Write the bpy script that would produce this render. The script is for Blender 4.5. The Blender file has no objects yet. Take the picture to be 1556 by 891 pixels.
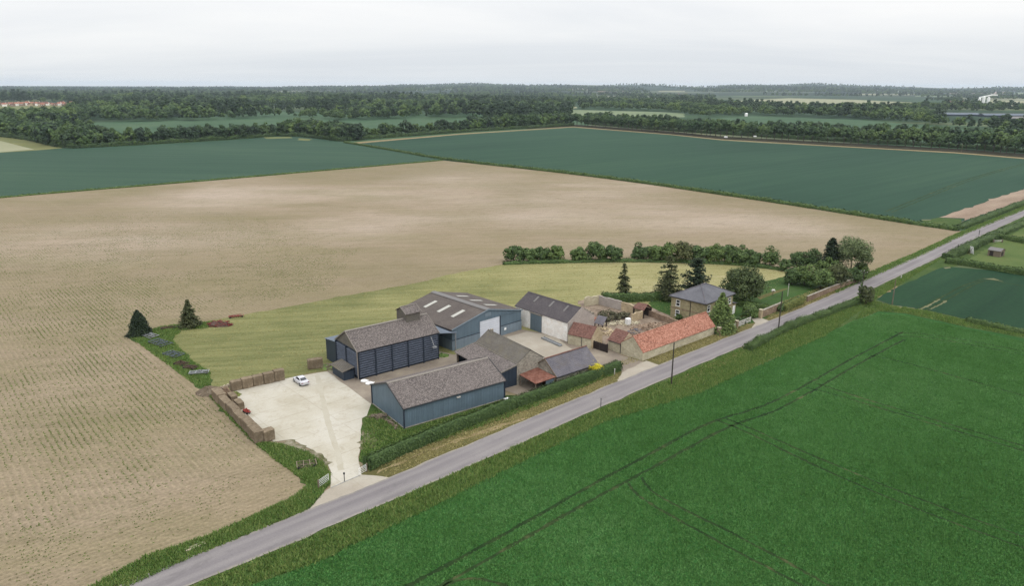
import bpy, math, random
import numpy as np
from mathutils import Vector, Matrix

rnd = random.Random(7)
R = math.radians
scene = bpy.context.scene
COL = scene.collection

# ------------------------------------------------------------------ camera
F, CAMH = 1100.0, 55.0                       # focal length in photo pixels, height in metres
YL, YR = 128.5, 135.0                        # horizon at the two sides of the photo
roll = math.atan2(YR - YL, 1556.0)
pitch = math.atan((445.5 - (YL + YR) / 2) * math.cos(roll) / F)
_fw = np.array([0, math.cos(pitch), -math.sin(pitch)])
_u0 = np.array([0, math.sin(pitch), math.cos(pitch)])
_r0 = np.array([1.0, 0, 0])
_rt = _r0 * math.cos(roll) + _u0 * math.sin(roll)
_up = -_r0 * math.sin(roll) + _u0 * math.cos(roll)

def G(px, py, z=0.0):
    """point of the level z seen at photo pixel (px, py); returned on the ground"""
    d = _rt * (px - 778) / F - _up * (py - 445.5) / F + _fw
    t = (z - CAMH) / d[2]
    return np.array([d[0] * t, d[1] * t])

def GP(pts, z=0.0):
    return [tuple(G(x, y, z)) for x, y in pts]

def proj(x, y, z):
    v = np.array([x, y, z - CAMH]); k = v @ _fw
    return 778 + F * (v @ _rt) / k, 445.5 - F * (v @ _up) / k

def hfrom(b, ytop):
    """height of something standing at b whose top is seen at photo row ytop"""
    lo, hi = 0.0, 60.0
    for _ in range(40):
        m = (lo + hi) / 2
        if proj(b[0], b[1], m)[1] > ytop: lo = m
        else: hi = m
    return lo

def ang(a, b):
    return math.atan2(b[1] - a[1], b[0] - a[0])

cam_d = bpy.data.cameras.new('camera'); cam = bpy.data.objects.new('camera', cam_d); COL.objects.link(cam)
cam_d.sensor_width = 36; cam_d.lens = 36 * F / 1556; cam_d.clip_start = .5; cam_d.clip_end = 90000
M3 = Matrix((_rt, _up, -_fw)).transposed()
cam.matrix_world = Matrix.Translation((0, 0, CAMH)) @ M3.to_4x4()
scene.camera = cam

# ------------------------------------------------------------------ world
SUN_EL, SUN_AZ = R(50), math.atan2(.66, -.75)
w = bpy.data.worlds.new('World'); scene.world = w; w.use_nodes = True
nt = w.node_tree; nt.nodes.clear()
def wn(t, **k):
    n = nt.nodes.new(t)
    for a, b in k.items(): setattr(n, a, b)
    return n
L = nt.links.new
out = wn('ShaderNodeOutputWorld'); bg = wn('ShaderNodeBackground'); bg.inputs[1].default_value = .1
sky = wn('ShaderNodeTexSky', sky_type='NISHITA', sun_disc=False, sun_elevation=SUN_EL, sun_rotation=SUN_AZ)
tc = wn('ShaderNodeTexCoord'); sep = wn('ShaderNodeSeparateXYZ'); L(tc.outputs['Generated'], sep.inputs[0])
mx = wn('ShaderNodeMath', operation='MAXIMUM'); L(sep.outputs['Z'], mx.inputs[0]); mx.inputs[1].default_value = 0.0
ad = wn('ShaderNodeMath', operation='ADD'); L(mx.outputs[0], ad.inputs[0]); ad.inputs[1].default_value = .09
dx = wn('ShaderNodeMath', operation='DIVIDE'); L(sep.outputs['X'], dx.inputs[0]); L(ad.outputs[0], dx.inputs[1])
dy = wn('ShaderNodeMath', operation='DIVIDE'); L(sep.outputs['Y'], dy.inputs[0]); L(ad.outputs[0], dy.inputs[1])
cb = wn('ShaderNodeCombineXYZ'); L(dx.outputs[0], cb.inputs[0]); L(dy.outputs[0], cb.inputs[1])
mp = wn('ShaderNodeMapping'); mp.inputs['Scale'].default_value = (.17, .36, 1); mp.inputs['Location'].default_value = (2.3, .7, 0); L(cb.outputs[0], mp.inputs[0])
nz = wn('ShaderNodeTexNoise'); nz.inputs['Scale'].default_value = 1.0; nz.inputs['Detail'].default_value = 6; nz.inputs['Roughness'].default_value = .56; nz.inputs['Distortion'].default_value = .5
L(mp.outputs[0], nz.inputs['Vector'])
rp = wn('ShaderNodeValToRGB'); L(nz.outputs['Fac'], rp.inputs[0])
rp.color_ramp.elements[0].position = .34; rp.color_ramp.elements[0].color = (.90, .92, .945, 1)
rp.color_ramp.elements[1].position = .66; rp.color_ramp.elements[1].color = (1.06, 1.055, 1.045, 1)
# overcast luminance: three times brighter overhead than at the horizon
gr = wn('ShaderNodeMapRange'); L(mx.outputs[0], gr.inputs[0]); gr.inputs[1].default_value = 0; gr.inputs[2].default_value = 1
gr.inputs[3].default_value = 8.25; gr.inputs[4].default_value = 24.5
hz = wn('ShaderNodeMapRange'); L(mx.outputs[0], hz.inputs[0]); hz.inputs[1].default_value = 0; hz.inputs[2].default_value = .10
hc = wn('ShaderNodeMix', data_type='RGBA'); L(hz.outputs[0], hc.inputs[0]); hc.inputs[6].default_value = (.955, .985, 1.015, 1); hc.inputs[7].default_value = (1.0, 1.0, 1.0, 1)
m1 = wn('ShaderNodeMix', data_type='RGBA', blend_type='MULTIPLY'); m1.inputs[0].default_value = 1; L(rp.outputs[0], m1.inputs[6]); L(hc.outputs[2], m1.inputs[7])
vs = wn('ShaderNodeVectorMath', operation='SCALE'); L(m1.outputs[2], vs.inputs[0]); L(gr.outputs[0], vs.inputs['Scale'])
ms = wn('ShaderNodeMix', data_type='RGBA'); ms.inputs[0].default_value = .96; L(sky.outputs[0], ms.inputs[6]); L(vs.outputs[0], ms.inputs[7])
L(ms.outputs[2], bg.inputs[0]); L(bg.outputs[0], out.inputs[0])

sd = bpy.data.lights.new('sun', 'SUN'); sd.energy = .9; sd.angle = R(20); sd.color = (1, .96, .9)
so = bpy.data.objects.new('sun', sd); COL.objects.link(so)
sv = Vector((math.sin(SUN_AZ) * math.cos(SUN_EL), math.cos(SUN_AZ) * math.cos(SUN_EL), math.sin(SUN_EL)))
so.rotation_euler = sv.to_track_quat('Z', 'Y').to_euler(); so.location = (200, -100, 400)

vw = scene.view_settings; vw.view_transform = 'Standard'; vw.look = 'None'; vw.gamma = 1; vw.exposure = 0; vw.use_curve_mapping = False

# ------------------------------------------------------------------ materials
EH, EV = 1.75, .95         # daylight on level and on upright surfaces of an overcast day
def lin(c):
    c = c / 255
    return c / 12.92 if c <= .04045 else ((c + .055) / 1.055) ** 2.4
def A(r, g, b, k=EH):
    return (min(lin(r) / k, .85), min(lin(g) / k, .85), min(lin(b) / k, .85), 1)

class NT:
    def __init__(s, name, rough=.9, spec=.2):
        s.m = bpy.data.materials.new(name); s.m.use_nodes = True
        s.t = s.m.node_tree; s.b = s.t.nodes['Principled BSDF']
        s.b.inputs['Roughness'].default_value = rough; s.b.inputs['Specular IOR Level'].default_value = spec
        s.co = s.n('ShaderNodeTexCoord').outputs['Object']
    def n(s, t, **k):
        x = s.t.nodes.new(t)
        for a, b in k.items(): setattr(x, a, b)
        return x
    def l(s, a, b): s.t.links.new(a, b)
    def map(s, scale=(1, 1, 1), rot=0, loc=(0, 0, 0), vec=None):
        if rot and tuple(scale) != (1, 1, 1): vec = s.map((1, 1, 1), rot, (0, 0, 0), vec); rot = 0      # turn first, then stretch
        x = s.n('ShaderNodeMapping'); x.inputs['Scale'].default_value = scale; x.inputs['Rotation'].default_value = (0, 0, rot); x.inputs['Location'].default_value = loc
        s.l(vec or s.co, x.inputs[0]); return x.outputs[0]
    def noise(s, scale, detail=4, rough=.6, vec=None, dist=0):
        x = s.n('ShaderNodeTexNoise'); x.inputs['Scale'].default_value = scale; x.inputs['Detail'].default_value = detail
        x.inputs['Roughness'].default_value = rough; x.inputs['Distortion'].default_value = dist
        s.l(vec or s.co, x.inputs['Vector']); return x.outputs['Fac']
    def voro(s, scale, vec=None, out='Color', feature='F1'):
        x = s.n('ShaderNodeTexVoronoi', feature=feature); x.inputs['Scale'].default_value = scale
        s.l(vec or s.co, x.inputs['Vector']); return x.outputs[out]
    def ramp(s, fac, stops):
        x = s.n('ShaderNodeValToRGB'); e = x.color_ramp.elements
        while len(e) < len(stops): e.new(.5)
        for i, (p, c) in enumerate(stops):
            e[i].position = p; e[i].color = c if len(c) == 4 else (*c, 1)
        s.l(fac, x.inputs[0]); return x.outputs[0]
    def rng(s, fac, a, b, c=0, d=1):
        x = s.n('ShaderNodeMapRange'); s.l(fac, x.inputs[0])
        for i, v in enumerate((a, b, c, d)): x.inputs[i + 1].default_value = v
        return x.outputs[0]
    def math(s, op, a, b=None):
        x = s.n('ShaderNodeMath', operation=op)
        for i, v in enumerate((a, b)):
            if v is None: continue
            if isinstance(v, (int, float)): x.inputs[i].default_value = v
            else: s.l(v, x.inputs[i])
        return x.outputs[0]
    def mix(s, fac, a, b, blend='MIX'):
        x = s.n('ShaderNodeMix', data_type='RGBA', blend_type=blend)
        for i, v in ((0, fac), (6, a), (7, b)):
            if isinstance(v, (int, float)): x.inputs[i].default_value = v
            elif isinstance(v, tuple): x.inputs[i].default_value = v
            else: s.l(v, x.inputs[i])
        return x.outputs[2]
    def bump(s, h, strength=.5, dist=.1):
        x = s.n('ShaderNodeBump'); x.inputs['Strength'].default_value = strength; x.inputs['Distance'].default_value = dist
        s.l(h, x.inputs['Height']); s.l(x.outputs[0], s.b.inputs['Normal'])
    def end(s, col):
        if isinstance(col, tuple): s.b.inputs['Base Color'].default_value = col
        else: s.l(col, s.b.inputs['Base Color'])
        return s.m
    def island(s):
        return s.n('ShaderNodeNewGeometry').outputs['Random Per Island']
    def objrand(s):
        return s.n('ShaderNodeObjectInfo').outputs['Random']

GREY = lambda v: (v, v, v, 1)
def plain(name, col, var=.12, scale=3., rough=.7, spec=.3, metal=0):
    s = NT(name, rough, spec); s.b.inputs['Metallic'].default_value = metal
    f = s.noise(scale, 5, .65)
    return s.end(s.mix(1.0, col, s.ramp(f, [(.25, GREY(1 - 2 * var)), (.75, GREY(1 + var))]), 'MULTIPLY'))

def ground_mat(name, cols, big, small, grain=.18, rough=.95, stretch=(1, 1, 1), rot=0, bump=.3):
    """patchy ground: two scales of colour patches and a fine grain"""
    s = NT(name, rough, .1)
    v = s.map(stretch, rot)
    a = s.noise(big, 4, .55, v); b = s.noise(small, 6, .7)
    f = s.math('ADD', s.math('MULTIPLY', a, .62), s.math('MULTIPLY', b, .38))
    n = len(cols)
    c = s.ramp(f, [(.34 + .32 * i / (n - 1), cols[i]) for i in range(n)])
    g = s.noise(small * 9, 3, .7)
    c = s.mix(1.0, c, s.ramp(g, [(.25, GREY(1 - 2 * grain)), (.75, GREY(1 + grain))]), 'MULTIPLY')
    s.bump(g, bump, .12)
    return s.end(c)

UA = R(41.4)                                   # bearing of the lane
U = np.array([math.cos(UA), math.sin(UA)]); V = np.array([-math.sin(UA), math.cos(UA)])

MAT = {}
SOIL_T = float(G(463, 780) @ V)
# bare beet field: pale and brown soil bands, faint drill rows running away from the lane
def soil():
    s = NT('beet_field_soil', .95, .1)
    v = s.map((1, 1, 1), -UA)
    big = s.noise(.0085, 3, .5, s.map((1, 1.0, 1), -UA, (14.2, 3.6, 0)), .6)
    med = s.noise(.05, 5, .6, s.map((.35, 1, 1), 0))
    fine = s.noise(2.2, 4, .75)
    c = s.ramp(big, [(.36, A(162, 147, 119)), (.47, A(171, 154, 128)), (.56, A(178, 160, 136)), (.66, A(196, 178, 157))])
    c = s.mix(s.rng(med, .40, .70, 0, .5), c, A(146, 138, 98))
    for px, py, rx_, ry_ in ((700, 272, 48, 62), (850, 300, 62, 55), (660, 302, 40, 40), (800, 330, 60, 38), (1190, 345, 34, 46), (330, 300, 40, 70), (190, 365, 60, 45), (560, 345, 36, 40), (1010, 325, 40, 40)):
        q = G(px, py); vm = s.n('ShaderNodeVectorMath', operation='SUBTRACT'); s.l(s.co, vm.inputs[0]); vm.inputs[1].default_value = (q[0], q[1], 0)
        vd = s.n('ShaderNodeVectorMath', operation='MULTIPLY'); s.l(vm.outputs[0], vd.inputs[0]); vd.inputs[1].default_value = (1 / rx_, 1 / ry_, 0)
        vl = s.n('ShaderNodeVectorMath', operation='LENGTH'); s.l(vd.outputs[0], vl.inputs[0])
        c = s.mix(s.math('MULTIPLY', s.rng(vl.outputs[1], 0, 1.1, .8, 0), s.rng(s.noise(.03, 5, .65, s.map((.5, 1, 1), 0)), .36, .62, .25, 1.0)), c, A(206, 188, 170))
    # weedy rows
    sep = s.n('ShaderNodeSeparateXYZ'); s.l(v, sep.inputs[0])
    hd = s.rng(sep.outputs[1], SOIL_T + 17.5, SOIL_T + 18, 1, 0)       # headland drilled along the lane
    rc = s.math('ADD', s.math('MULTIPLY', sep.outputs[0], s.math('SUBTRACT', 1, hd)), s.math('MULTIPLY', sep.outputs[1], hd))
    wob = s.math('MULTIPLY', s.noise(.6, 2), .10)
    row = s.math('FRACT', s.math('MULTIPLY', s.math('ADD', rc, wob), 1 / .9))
    band = s.rng(s.math('ABSOLUTE', s.math('SUBTRACT', row, .5)), .16, .30, 1, 0)
    plants = s.rng(s.noise(1.3, 3, .7), .47, .58, 0, 1)
    patch = s.rng(s.noise(.022, 4, .6, s.map((1, 1, 1), 0, (5, 9, 0))), .40, .62, .12, .75)
    f = s.math('MULTIPLY', s.math('MULTIPLY', band, plants), patch)
    c = s.mix(s.math('MULTIPLY', f, .55), c, A(104, 118, 70))
    c = s.mix(s.math('MULTIPLY', s.rng(s.noise(.33, 5, .8, s.map((.5, 1, 1), -UA)), .5, .66, 0, .30), 1.0), c, A(120, 112, 76))
    c = s.mix(1.0, c, s.ramp(s.math('SINE', s.math('MULTIPLY', s.math('ADD', rc, wob), 2 * math.pi / .9)), [(0, GREY(.935)), (1, GREY(1.04))]), 'MULTIPLY')  # ridge shading and damp of the drill rows, painted into the soil as stripes
    c = s.mix(1.0, c, s.ramp(s.noise(.45, 4, .7, s.map((.06, 1, 1), -.12)), [(.3, GREY(.88)), (.7, GREY(1.08))]), 'MULTIPLY')
    # wheel lanes of the drill
    lane = s.math('FRACT', s.math('MULTIPLY', sep.outputs[0], 1 / 18.))
    lb = s.rng(s.math('ABSOLUTE', s.math('SUBTRACT', lane, .5)), .02, .05, .10, 0)
    c = s.mix(lb, c, A(186, 166, 142))
    c = s.mix(1.0, c, s.ramp(fine, [(.3, GREY(.72)), (.7, GREY(1.2))]), 'MULTIPLY')
    s.bump(fine, .5, .15)
    return s.end(c)
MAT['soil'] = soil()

def crop_far(name, c1, c2, c3, rot):
    s = NT(name, .95, .08)
    big = s.noise(.009, 4, .55, s.map((.4, 1, 1), rot)); st = s.noise(.12, 4, .65, s.map((.05, 1, 1), rot)); g = s.noise(.9, 4, .7)
    f = s.math('ADD', s.math('MULTIPLY', big, .55), s.math('MULTIPLY', st, .45))
    c = s.ramp(f, [(.36, c1), (.5, c2), (.66, c3)])
    # tramlines of the sprayer every 24 m
    sep = s.n('ShaderNodeSeparateXYZ'); s.l(s.map((1, 1, 1), rot), sep.inputs[0])
    t = s.math('ABSOLUTE', s.math('SUBTRACT', s.math('FRACT', s.math('MULTIPLY', sep.outputs[1], 1 / 24.)), .5))
    ln = s.math('MULTIPLY', s.rng(t, .0, .045, .55, 0), s.rng(s.noise(.02, 3), .4, .6, .1, 1))
    c = s.mix(ln, c, c1)
    c = s.mix(1.0, c, s.ramp(g, [(.3, GREY(.86)), (.7, GREY(1.1))]), 'MULTIPLY')
    s.bump(g, .3, .2)
    return s.end(c)
MAT['crop_left'] = crop_far('bluegreen_crop', A(58, 86, 70), A(66, 94, 76), A(78, 104, 82), 0.12)
MAT['crop_right'] = crop_far('dark_bluegreen_crop', A(48, 78, 62), A(56, 87, 69), A(66, 96, 74), -UA)
MAT['crop_small'] = crop_far('deep_green_crop', A(38, 68, 48), A(46, 78, 54), A(56, 88, 60), -UA)
def wheat():
    s = NT('wheat_leaf', .8, .15)
    i = s.island()
    p = s.noise(.018, 4, .6); q = s.noise(.25, 4, .7)
    f = s.math('ADD', s.math('MULTIPLY', p, .6), s.math('MULTIPLY', q, .4))
    c = s.ramp(f, [(.34, A(66, 103, 49, .95)), (.5, A(77, 117, 61, .95)), (.66, A(92, 130, 76, .95))])
    c = s.mix(1.0, c, s.ramp(i, [(0, GREY(.95)), (1, GREY(1.05))]), 'MULTIPLY')
    return s.end(c)
MAT['wheat_leaf'] = wheat()
MAT['wheat'] = ground_mat('wheat_canopy', [A(51, 95, 42), A(58, 107, 50), A(67, 118, 60)], .02, .5, .16)
MAT['track'] = ground_mat('shaded_track_soil', [A(34, 58, 28), A(44, 70, 34), A(60, 82, 44), A(112, 114, 76)], .1, .8, .3)  # trodden greens and soil, shadow of the standing crop painted into the colour
MAT['chalk'] = ground_mat('pale_bare_soil', [A(116, 122, 88), A(150, 148, 114)], .2, 1, .2)
def hay():
    s = NT('cut_hay_grass', .95, .1)
    v = s.map((.05, 1, 1), -.16); big = s.noise(.022, 4, .6); st = s.noise(.42, 4, .7, v, .4); st2 = s.noise(1.1, 3, .7, s.map((.08, 1, 1), -.2)); g = s.noise(3.5, 4, .8)
    sep = s.n('ShaderNodeSeparateXYZ'); s.l(s.co, sep.inputs[0]); lr = s.rng(sep.outputs[0], -60, 40, -.16, .10)
    f = s.math('ADD', s.math('ADD', s.math('MULTIPLY', big, .62), s.math('MULTIPLY', st, .38)), lr)
    c = s.ramp(f, [(.34, A(122, 126, 80)), (.46, A(150, 149, 99)), (.58, A(174, 168, 118)), (.70, A(194, 185, 142))])
    c = s.mix(s.rng(st2, .50, .64, 0, .2), c, A(190, 180, 132)); c = s.mix(s.rng(st2, .36, .46, .2, 0), c, A(106, 116, 62))
    c = s.mix(1.0, c, s.ramp(g, [(.3, GREY(.80)), (.7, GREY(1.14))]), 'MULTIPLY'); s.bump(g, .3, .1)
    return s.end(c)
MAT['lawn'] = hay()
MAT['grass'] = ground_mat('rough_grass', [A(64, 90, 42), A(80, 104, 52), A(104, 116, 66)], .12, .9, .2)
MAT['verge'] = ground_mat('dry_verge', [A(104, 104, 62), A(126, 119, 76), A(146, 136, 92)], .15, 1.1, .25)
MAT['dirt'] = ground_mat('dry_verge_earth', [A(150, 132, 96), A(172, 154, 116), A(188, 170, 132)], .2, 1.2, .2)
MAT['garden'] = ground_mat('garden_lawn', [A(64, 92, 44), A(76, 106, 54), A(92, 116, 66)], .08, .7, .2)
MAT['paddock'] = ground_mat('paddock_grass', [A(88, 112, 58), A(104, 124, 68), A(124, 132, 80)], .06, .8, .2)
MAT['meadow'] = ground_mat('far_meadow', [A(66, 98, 70), A(80, 110, 80), A(92, 118, 84)], .01, .1, .15)
MAT['pale'] = ground_mat('pale_far_field', [A(160, 164, 128), A(172, 172, 138), A(182, 180, 150)], .01, .1, .12)
MAT['meadow2'] = ground_mat('pale_green_hill_field', [A(120, 138, 104), A(140, 154, 118), A(156, 166, 132)], .004, .05, .12)
MAT['olive'] = ground_mat('olive_far_field', [A(120, 128, 82), A(140, 144, 96)], .02, .2, .12)
MAT['stones'] = ground_mat('stony_grass', [A(84, 96, 52), A(120, 118, 84), A(170, 162, 138), A(204, 196, 176)], .5, 1.5, .4)
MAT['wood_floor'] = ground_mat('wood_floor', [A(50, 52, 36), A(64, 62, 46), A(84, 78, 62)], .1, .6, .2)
MAT['strip'] = ground_mat('pink_bare_soil', [A(150, 128, 110), A(176, 154, 134), A(196, 176, 154)], .1, .5, .2, stretch=(.2, 1, 1), rot=-UA)

def asphalt():
    s = NT('worn_asphalt', .9, .25)
    s.co = s.n('ShaderNodeTexCoord').outputs['UV']
    sep = s.n('ShaderNodeSeparateXYZ'); s.l(s.co, sep.inputs[0])
    b = s.noise(.25, 5, .65, s.map((.12, 1.6, 1))); g = s.noise(4, 4, .75); p = s.noise(.05, 3, .6)
    f = s.math('ADD', s.math('MULTIPLY', b, .5), s.math('MULTIPLY', p, .5))
    c = s.ramp(f, [(.36, A(132, 126, 128)), (.5, A(146, 140, 141)), (.64, A(160, 154, 152))])
    c = s.mix(s.rng(s.noise(.09, 4, .75, s.map((1, 2.2, 1), 0, (5, 2, 0))), .56, .60, 0, .4), c, A(126, 121, 121))
    # paler wheel tracks, dusty edges
    y = s.math('ABSOLUTE', sep.outputs[1])
    wt = s.rng(s.math('ABSOLUTE', s.math('SUBTRACT', y, 1.25)), .2, .6, .45, 0)
    c = s.mix(wt, c, A(166, 160, 158))
    ed = s.math('MULTIPLY', s.rng(y, 2.2, 2.75, 0, 1), s.rng(s.noise(.5, 4), .35, .6, .2, .9))
    c = s.mix(ed, c, A(182, 174, 158))
    c = s.mix(1.0, c, s.ramp(g, [(.3, GREY(.88)), (.7, GREY(1.1))]), 'MULTIPLY')
    return s.end(c)
MAT['road'] = asphalt()
def concrete(name, c1, c2, c3, slab=4.5, joint=.42):
    s = NT(name, .85, .25)
    b = s.noise(.12, 5, .6); g = s.noise(2.5, 5, .75); st = s.noise(.35, 5, .7, None, 1.5)
    c = s.ramp(b, [(.35, c1), (.5, c2), (.65, c3)])
    c = s.mix(s.rng(st, .54, .70, 0, .5), c, A(178, 166, 142))
    c = s.mix(s.rng(s.noise(.16, 6, .75, s.map((1, 1, 1), 0, (31, 7, 0)), 2), .58, .70, 0, .4), c, A(188, 176, 150))
    c = s.mix(s.rng(s.noise(.9, 4, .8, s.map((1, 1, 1), 0, (11, 3, 0))), .66, .72, 0, .5), c, A(150, 140, 118))
    sep = s.n('ShaderNodeSeparateXYZ'); s.l(s.map((1, 1, 1), -UA - .02), sep.inputs[0])
    jj = None
    for i, L_ in ((0, slab * 2.2), (1, slab)):
        t = s.math('ABSOLUTE', s.math('SUBTRACT', s.math('FRACT', s.math('MULTIPLY', sep.outputs[i], 1 / L_)), .5))
        t = s.rng(t, 0, .15 / L_ , 1, 0)
        jj = t if jj is None else s.math('MAXIMUM', jj, t)
    jj = s.math('MULTIPLY', jj, s.rng(s.noise(.3, 3), .38, .6, .1, joint))
    c = s.mix(jj, c, A(150, 138, 112))
    c = s.mix(1.0, c, s.ramp(g, [(.3, GREY(.92)), (.7, GREY(1.06))]), 'MULTIPLY')
    return s.end(c)
MAT['yard'] = concrete('pale_concrete', A(202, 194, 174), A(214, 207, 190), A(222, 216, 202))
MAT['oldyard'] = concrete('dirty_concrete', A(140, 128, 116), A(160, 147, 132), A(178, 166, 148), 5, .4)
MAT['stain'] = ground_mat('muddy_tyre_stain', [A(201, 193, 172), A(211, 204, 186), A(216, 209, 192)], .3, 1, .06)
MAT['apron'] = concrete('dusty_apron', A(178, 168, 152), A(190, 180, 164), A(200, 192, 176), 6, .2)
MAT['mud'] = ground_mat('muddy_hardcore', [A(112, 98, 84), A(134, 120, 102), A(156, 142, 122)], .2, .9, .25)

def roofing(name, c1, c2, c3, speck=.35, sheet=1.1, k=EH * .82, scale=3.2, moss=None):
    """weathered sheet or tile roof: speckle, courses and sheet laps in the roof's own frame"""
    s = NT(name, .9, .2)
    b = s.noise(.35, 5, .7); g = s.noise(scale, 4, .8); g2 = s.noise(scale * 2.2, 3, .8, s.map((1.7, .8, 1), 0, (3, 1, 4)))
    c = s.ramp(b, [(.3, A(*c1, k)), (.5, A(*c2, k)), (.7, A(*c3, k))])
    c = s.mix(s.rng(g, .42, .62, 0, speck), c, A(min(c3[0] + 38, 255), min(c3[1] + 36, 255), min(c3[2] + 34, 255), k))
    c = s.mix(s.rng(g2, .52, .66, 0, speck), c, A(c1[0] * .72, c1[1] * .70, c1[2] * .72, k))
    if moss: c = s.mix(s.rng(s.noise(.5, 5, .7, s.map((1, 1, 1), 0, (7, 7, 7))), .5, .66, 0, .6), c, A(*moss, k))
    sep = s.n('ShaderNodeSeparateXYZ'); s.l(s.co, sep.inputs[0])
    w = s.math('SINE', s.math('MULTIPLY', sep.outputs[0], 2 * math.pi / .3))
    lap = s.rng(s.math('ABSOLUTE', s.math('SUBTRACT', s.math('FRACT', s.math('MULTIPLY', sep.outputs[1], 1 / sheet)), .5)), 0, .04, .22, 0)
    c = s.mix(lap, c, A(c1[0] * .7, c1[1] * .7, c1[2] * .7, k))
    s.bump(w, .5, .05)
    return s.end(c)
MAT['speckle'] = roofing('lichened_fibre_cement', (82, 76, 75), (98, 91, 88), (114, 106, 103), 1.0, 1.4, scale=3.6)
MAT['bigroof'] = roofing('brown_fibre_cement', (84, 77, 74), (96, 88, 84), (106, 98, 92), .22, 1.8)
MAT['greyroof'] = roofing('grey_fibre_cement', (94, 89, 84), (108, 103, 96), (118, 113, 106), .2, 1.5, moss=(120, 112, 92))
MAT['darkroof'] = roofing('dark_fibre_cement', (74, 70, 74), (84, 79, 82), (94, 89, 90), .28, 1.5)
MAT['slate'] = roofing('blue_slate', (92, 90, 98), (108, 105, 112), (122, 119, 124), .22, .3, moss=(110, 104, 100))
MAT['houseslate'] = roofing('house_slate', (94, 94, 100), (108, 108, 114), (120, 120, 125), .15, .3)
MAT['pantile'] = roofing('orange_pantile', (134, 86, 68), (158, 100, 80), (180, 126, 106), 1.0, .34, scale=2.6)
MAT['oldtile'] = roofing('brown_pantile', (98, 70, 62), (114, 80, 71), (128, 92, 82), .6, .34, scale=3)
MAT['rust'] = roofing('rusted_iron', (104, 66, 54), (124, 80, 66), (142, 98, 84), .4, 2.2, scale=1.2)

def cladding(name, c, pitch=.33, horiz=False, var=.1, k=EV, dirt=None):
    s = NT(name, .55, .35)
    sep = s.n('ShaderNodeSeparateXYZ'); s.l(s.co, sep.inputs[0])
    co = s.math('ADD', sep.outputs[0], sep.outputs[1]) if not horiz else sep.outputs[2]
    wv = s.math('SINE', s.math('MULTIPLY', co, 2 * math.pi / pitch))
    f = s.noise(.5, 5, .65); streak = s.noise(.9, 4, .7, s.map((1.6, 1.6, .12)))
    cc = s.mix(1.0, A(*c, k), s.ramp(f, [(.3, GREY(1 - var)), (.7, GREY(1 + var))]), 'MULTIPLY')
    cc = s.mix(1.0, cc, s.ramp(streak, [(.3, GREY(1 - var)), (.7, GREY(1 + var))]), 'MULTIPLY')
    line = s.rng(s.math('ABSOLUTE', s.math('SUBTRACT', s.math('FRACT', s.math('MULTIPLY', co, 1 / (pitch * 3))), .5)), 0, .1, .16, 0)
    cc = s.mix(line, cc, A(c[0] * .6, c[1] * .6, c[2] * .6, k))
    if dirt:
        d = s.math('MULTIPLY', s.rng(sep.outputs[2], .2, 1.2, .5, 0), s.noise(1, 4))
        cc = s.mix(d, cc, A(*dirt, k))
    s.bump(wv, .5, .04)
    return s.end(cc)
MAT['blueclad'] = cladding('blue_grey_cladding', (86, 102, 113))
MAT['blueclad_low'] = cladding('pale_blue_cladding', (106, 119, 129))
MAT['navyclad'] = cladding('navy_cladding', (40, 50, 62))
MAT['navyslat'] = plain('navy_slat_board', A(72, 79, 92, EV), .25, 2)
MAT['navy'] = plain('navy_paint', A(38, 46, 58, EV), .15, 2)
MAT['bluesheet'] = roofing('blue_grey_sheet', (104, 114, 126), (114, 124, 137), (122, 132, 144), .12, 1.5)
MAT['bluedoor'] = cladding('blue_grey_door', (88, 101, 110), .4)
MAT['whitedoor'] = cladding('white_door', (186, 190, 198), .5, True, .05)
def masonry(name, cols, k=EV, course=.22, mortar=(150, 138, 118), speck=.35, patch=None):
    s = NT(name, .95, .1)
    b = s.noise(.4, 5, .7); g = s.noise(4, 4, .8)
    c = s.ramp(b, [(.3 + .4 * i / (len(cols) - 1), A(*q, k)) for i, q in enumerate(cols)])
    if patch: c = s.mix(s.rng(s.noise(.7, 4, .7, s.map((1, 1, 1), 0, (4, 2, 9))), .5, .58, 0, .75), c, A(*patch, k))
    vo = s.voro(2.4, s.map((1, 1, 1.8)), 'Color')
    sepc = s.n('ShaderNodeSeparateColor'); s.l(vo, sepc.inputs[0])
    c = s.mix(1.0, c, s.ramp(sepc.outputs[0], [(0, GREY(1 - speck)), (1, GREY(1 + speck * .7))]), 'MULTIPLY')
    sep = s.n('ShaderNodeSeparateXYZ'); s.l(s.co, sep.inputs[0])
    ln = s.rng(s.math('ABSOLUTE', s.math('SUBTRACT', s.math('FRACT', s.math('MULTIPLY', sep.outputs[2], 1 / course)), .5)), 0, .1, .3, 0)
    c = s.mix(ln, c, A(*mortar, k))
    c = s.mix(1.0, c, s.ramp(g, [(.3, GREY(.85)), (.7, GREY(1.12))]), 'MULTIPLY')
    s.bump(g, .4, .04)
    return s.end(c)
MAT['clunch'] = masonry('pale_clunch_stone', [(150, 142, 122), (168, 160, 138), (182, 174, 152)], speck=.16)
MAT['flint'] = masonry('grey_flint', [(124, 118, 108), (140, 134, 124), (154, 148, 136)], speck=.25)
MAT['render'] = masonry('grey_render', [(140, 132, 128), (152, 144, 138), (164, 155, 148)], speck=.08)
MAT['whitewash'] = masonry('flaking_whitewash', [(204, 199, 192), (226, 222, 216), (238, 235, 230)], speck=.05, patch=(216, 208, 198), mortar=(196, 190, 182))
MAT['gault'] = masonry('gault_brick', [(128, 120, 92), (140, 132, 104), (152, 144, 116)], speck=.18, course=.15)
MAT['brick'] = masonry('old_red_brick', [(108, 90, 76), (126, 108, 92), (146, 128, 110)], speck=.3)
MAT['tanstone'] = masonry('tan_stone', [(146, 132, 106), (166, 150, 124), (180, 166, 140)], speck=.2)
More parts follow.
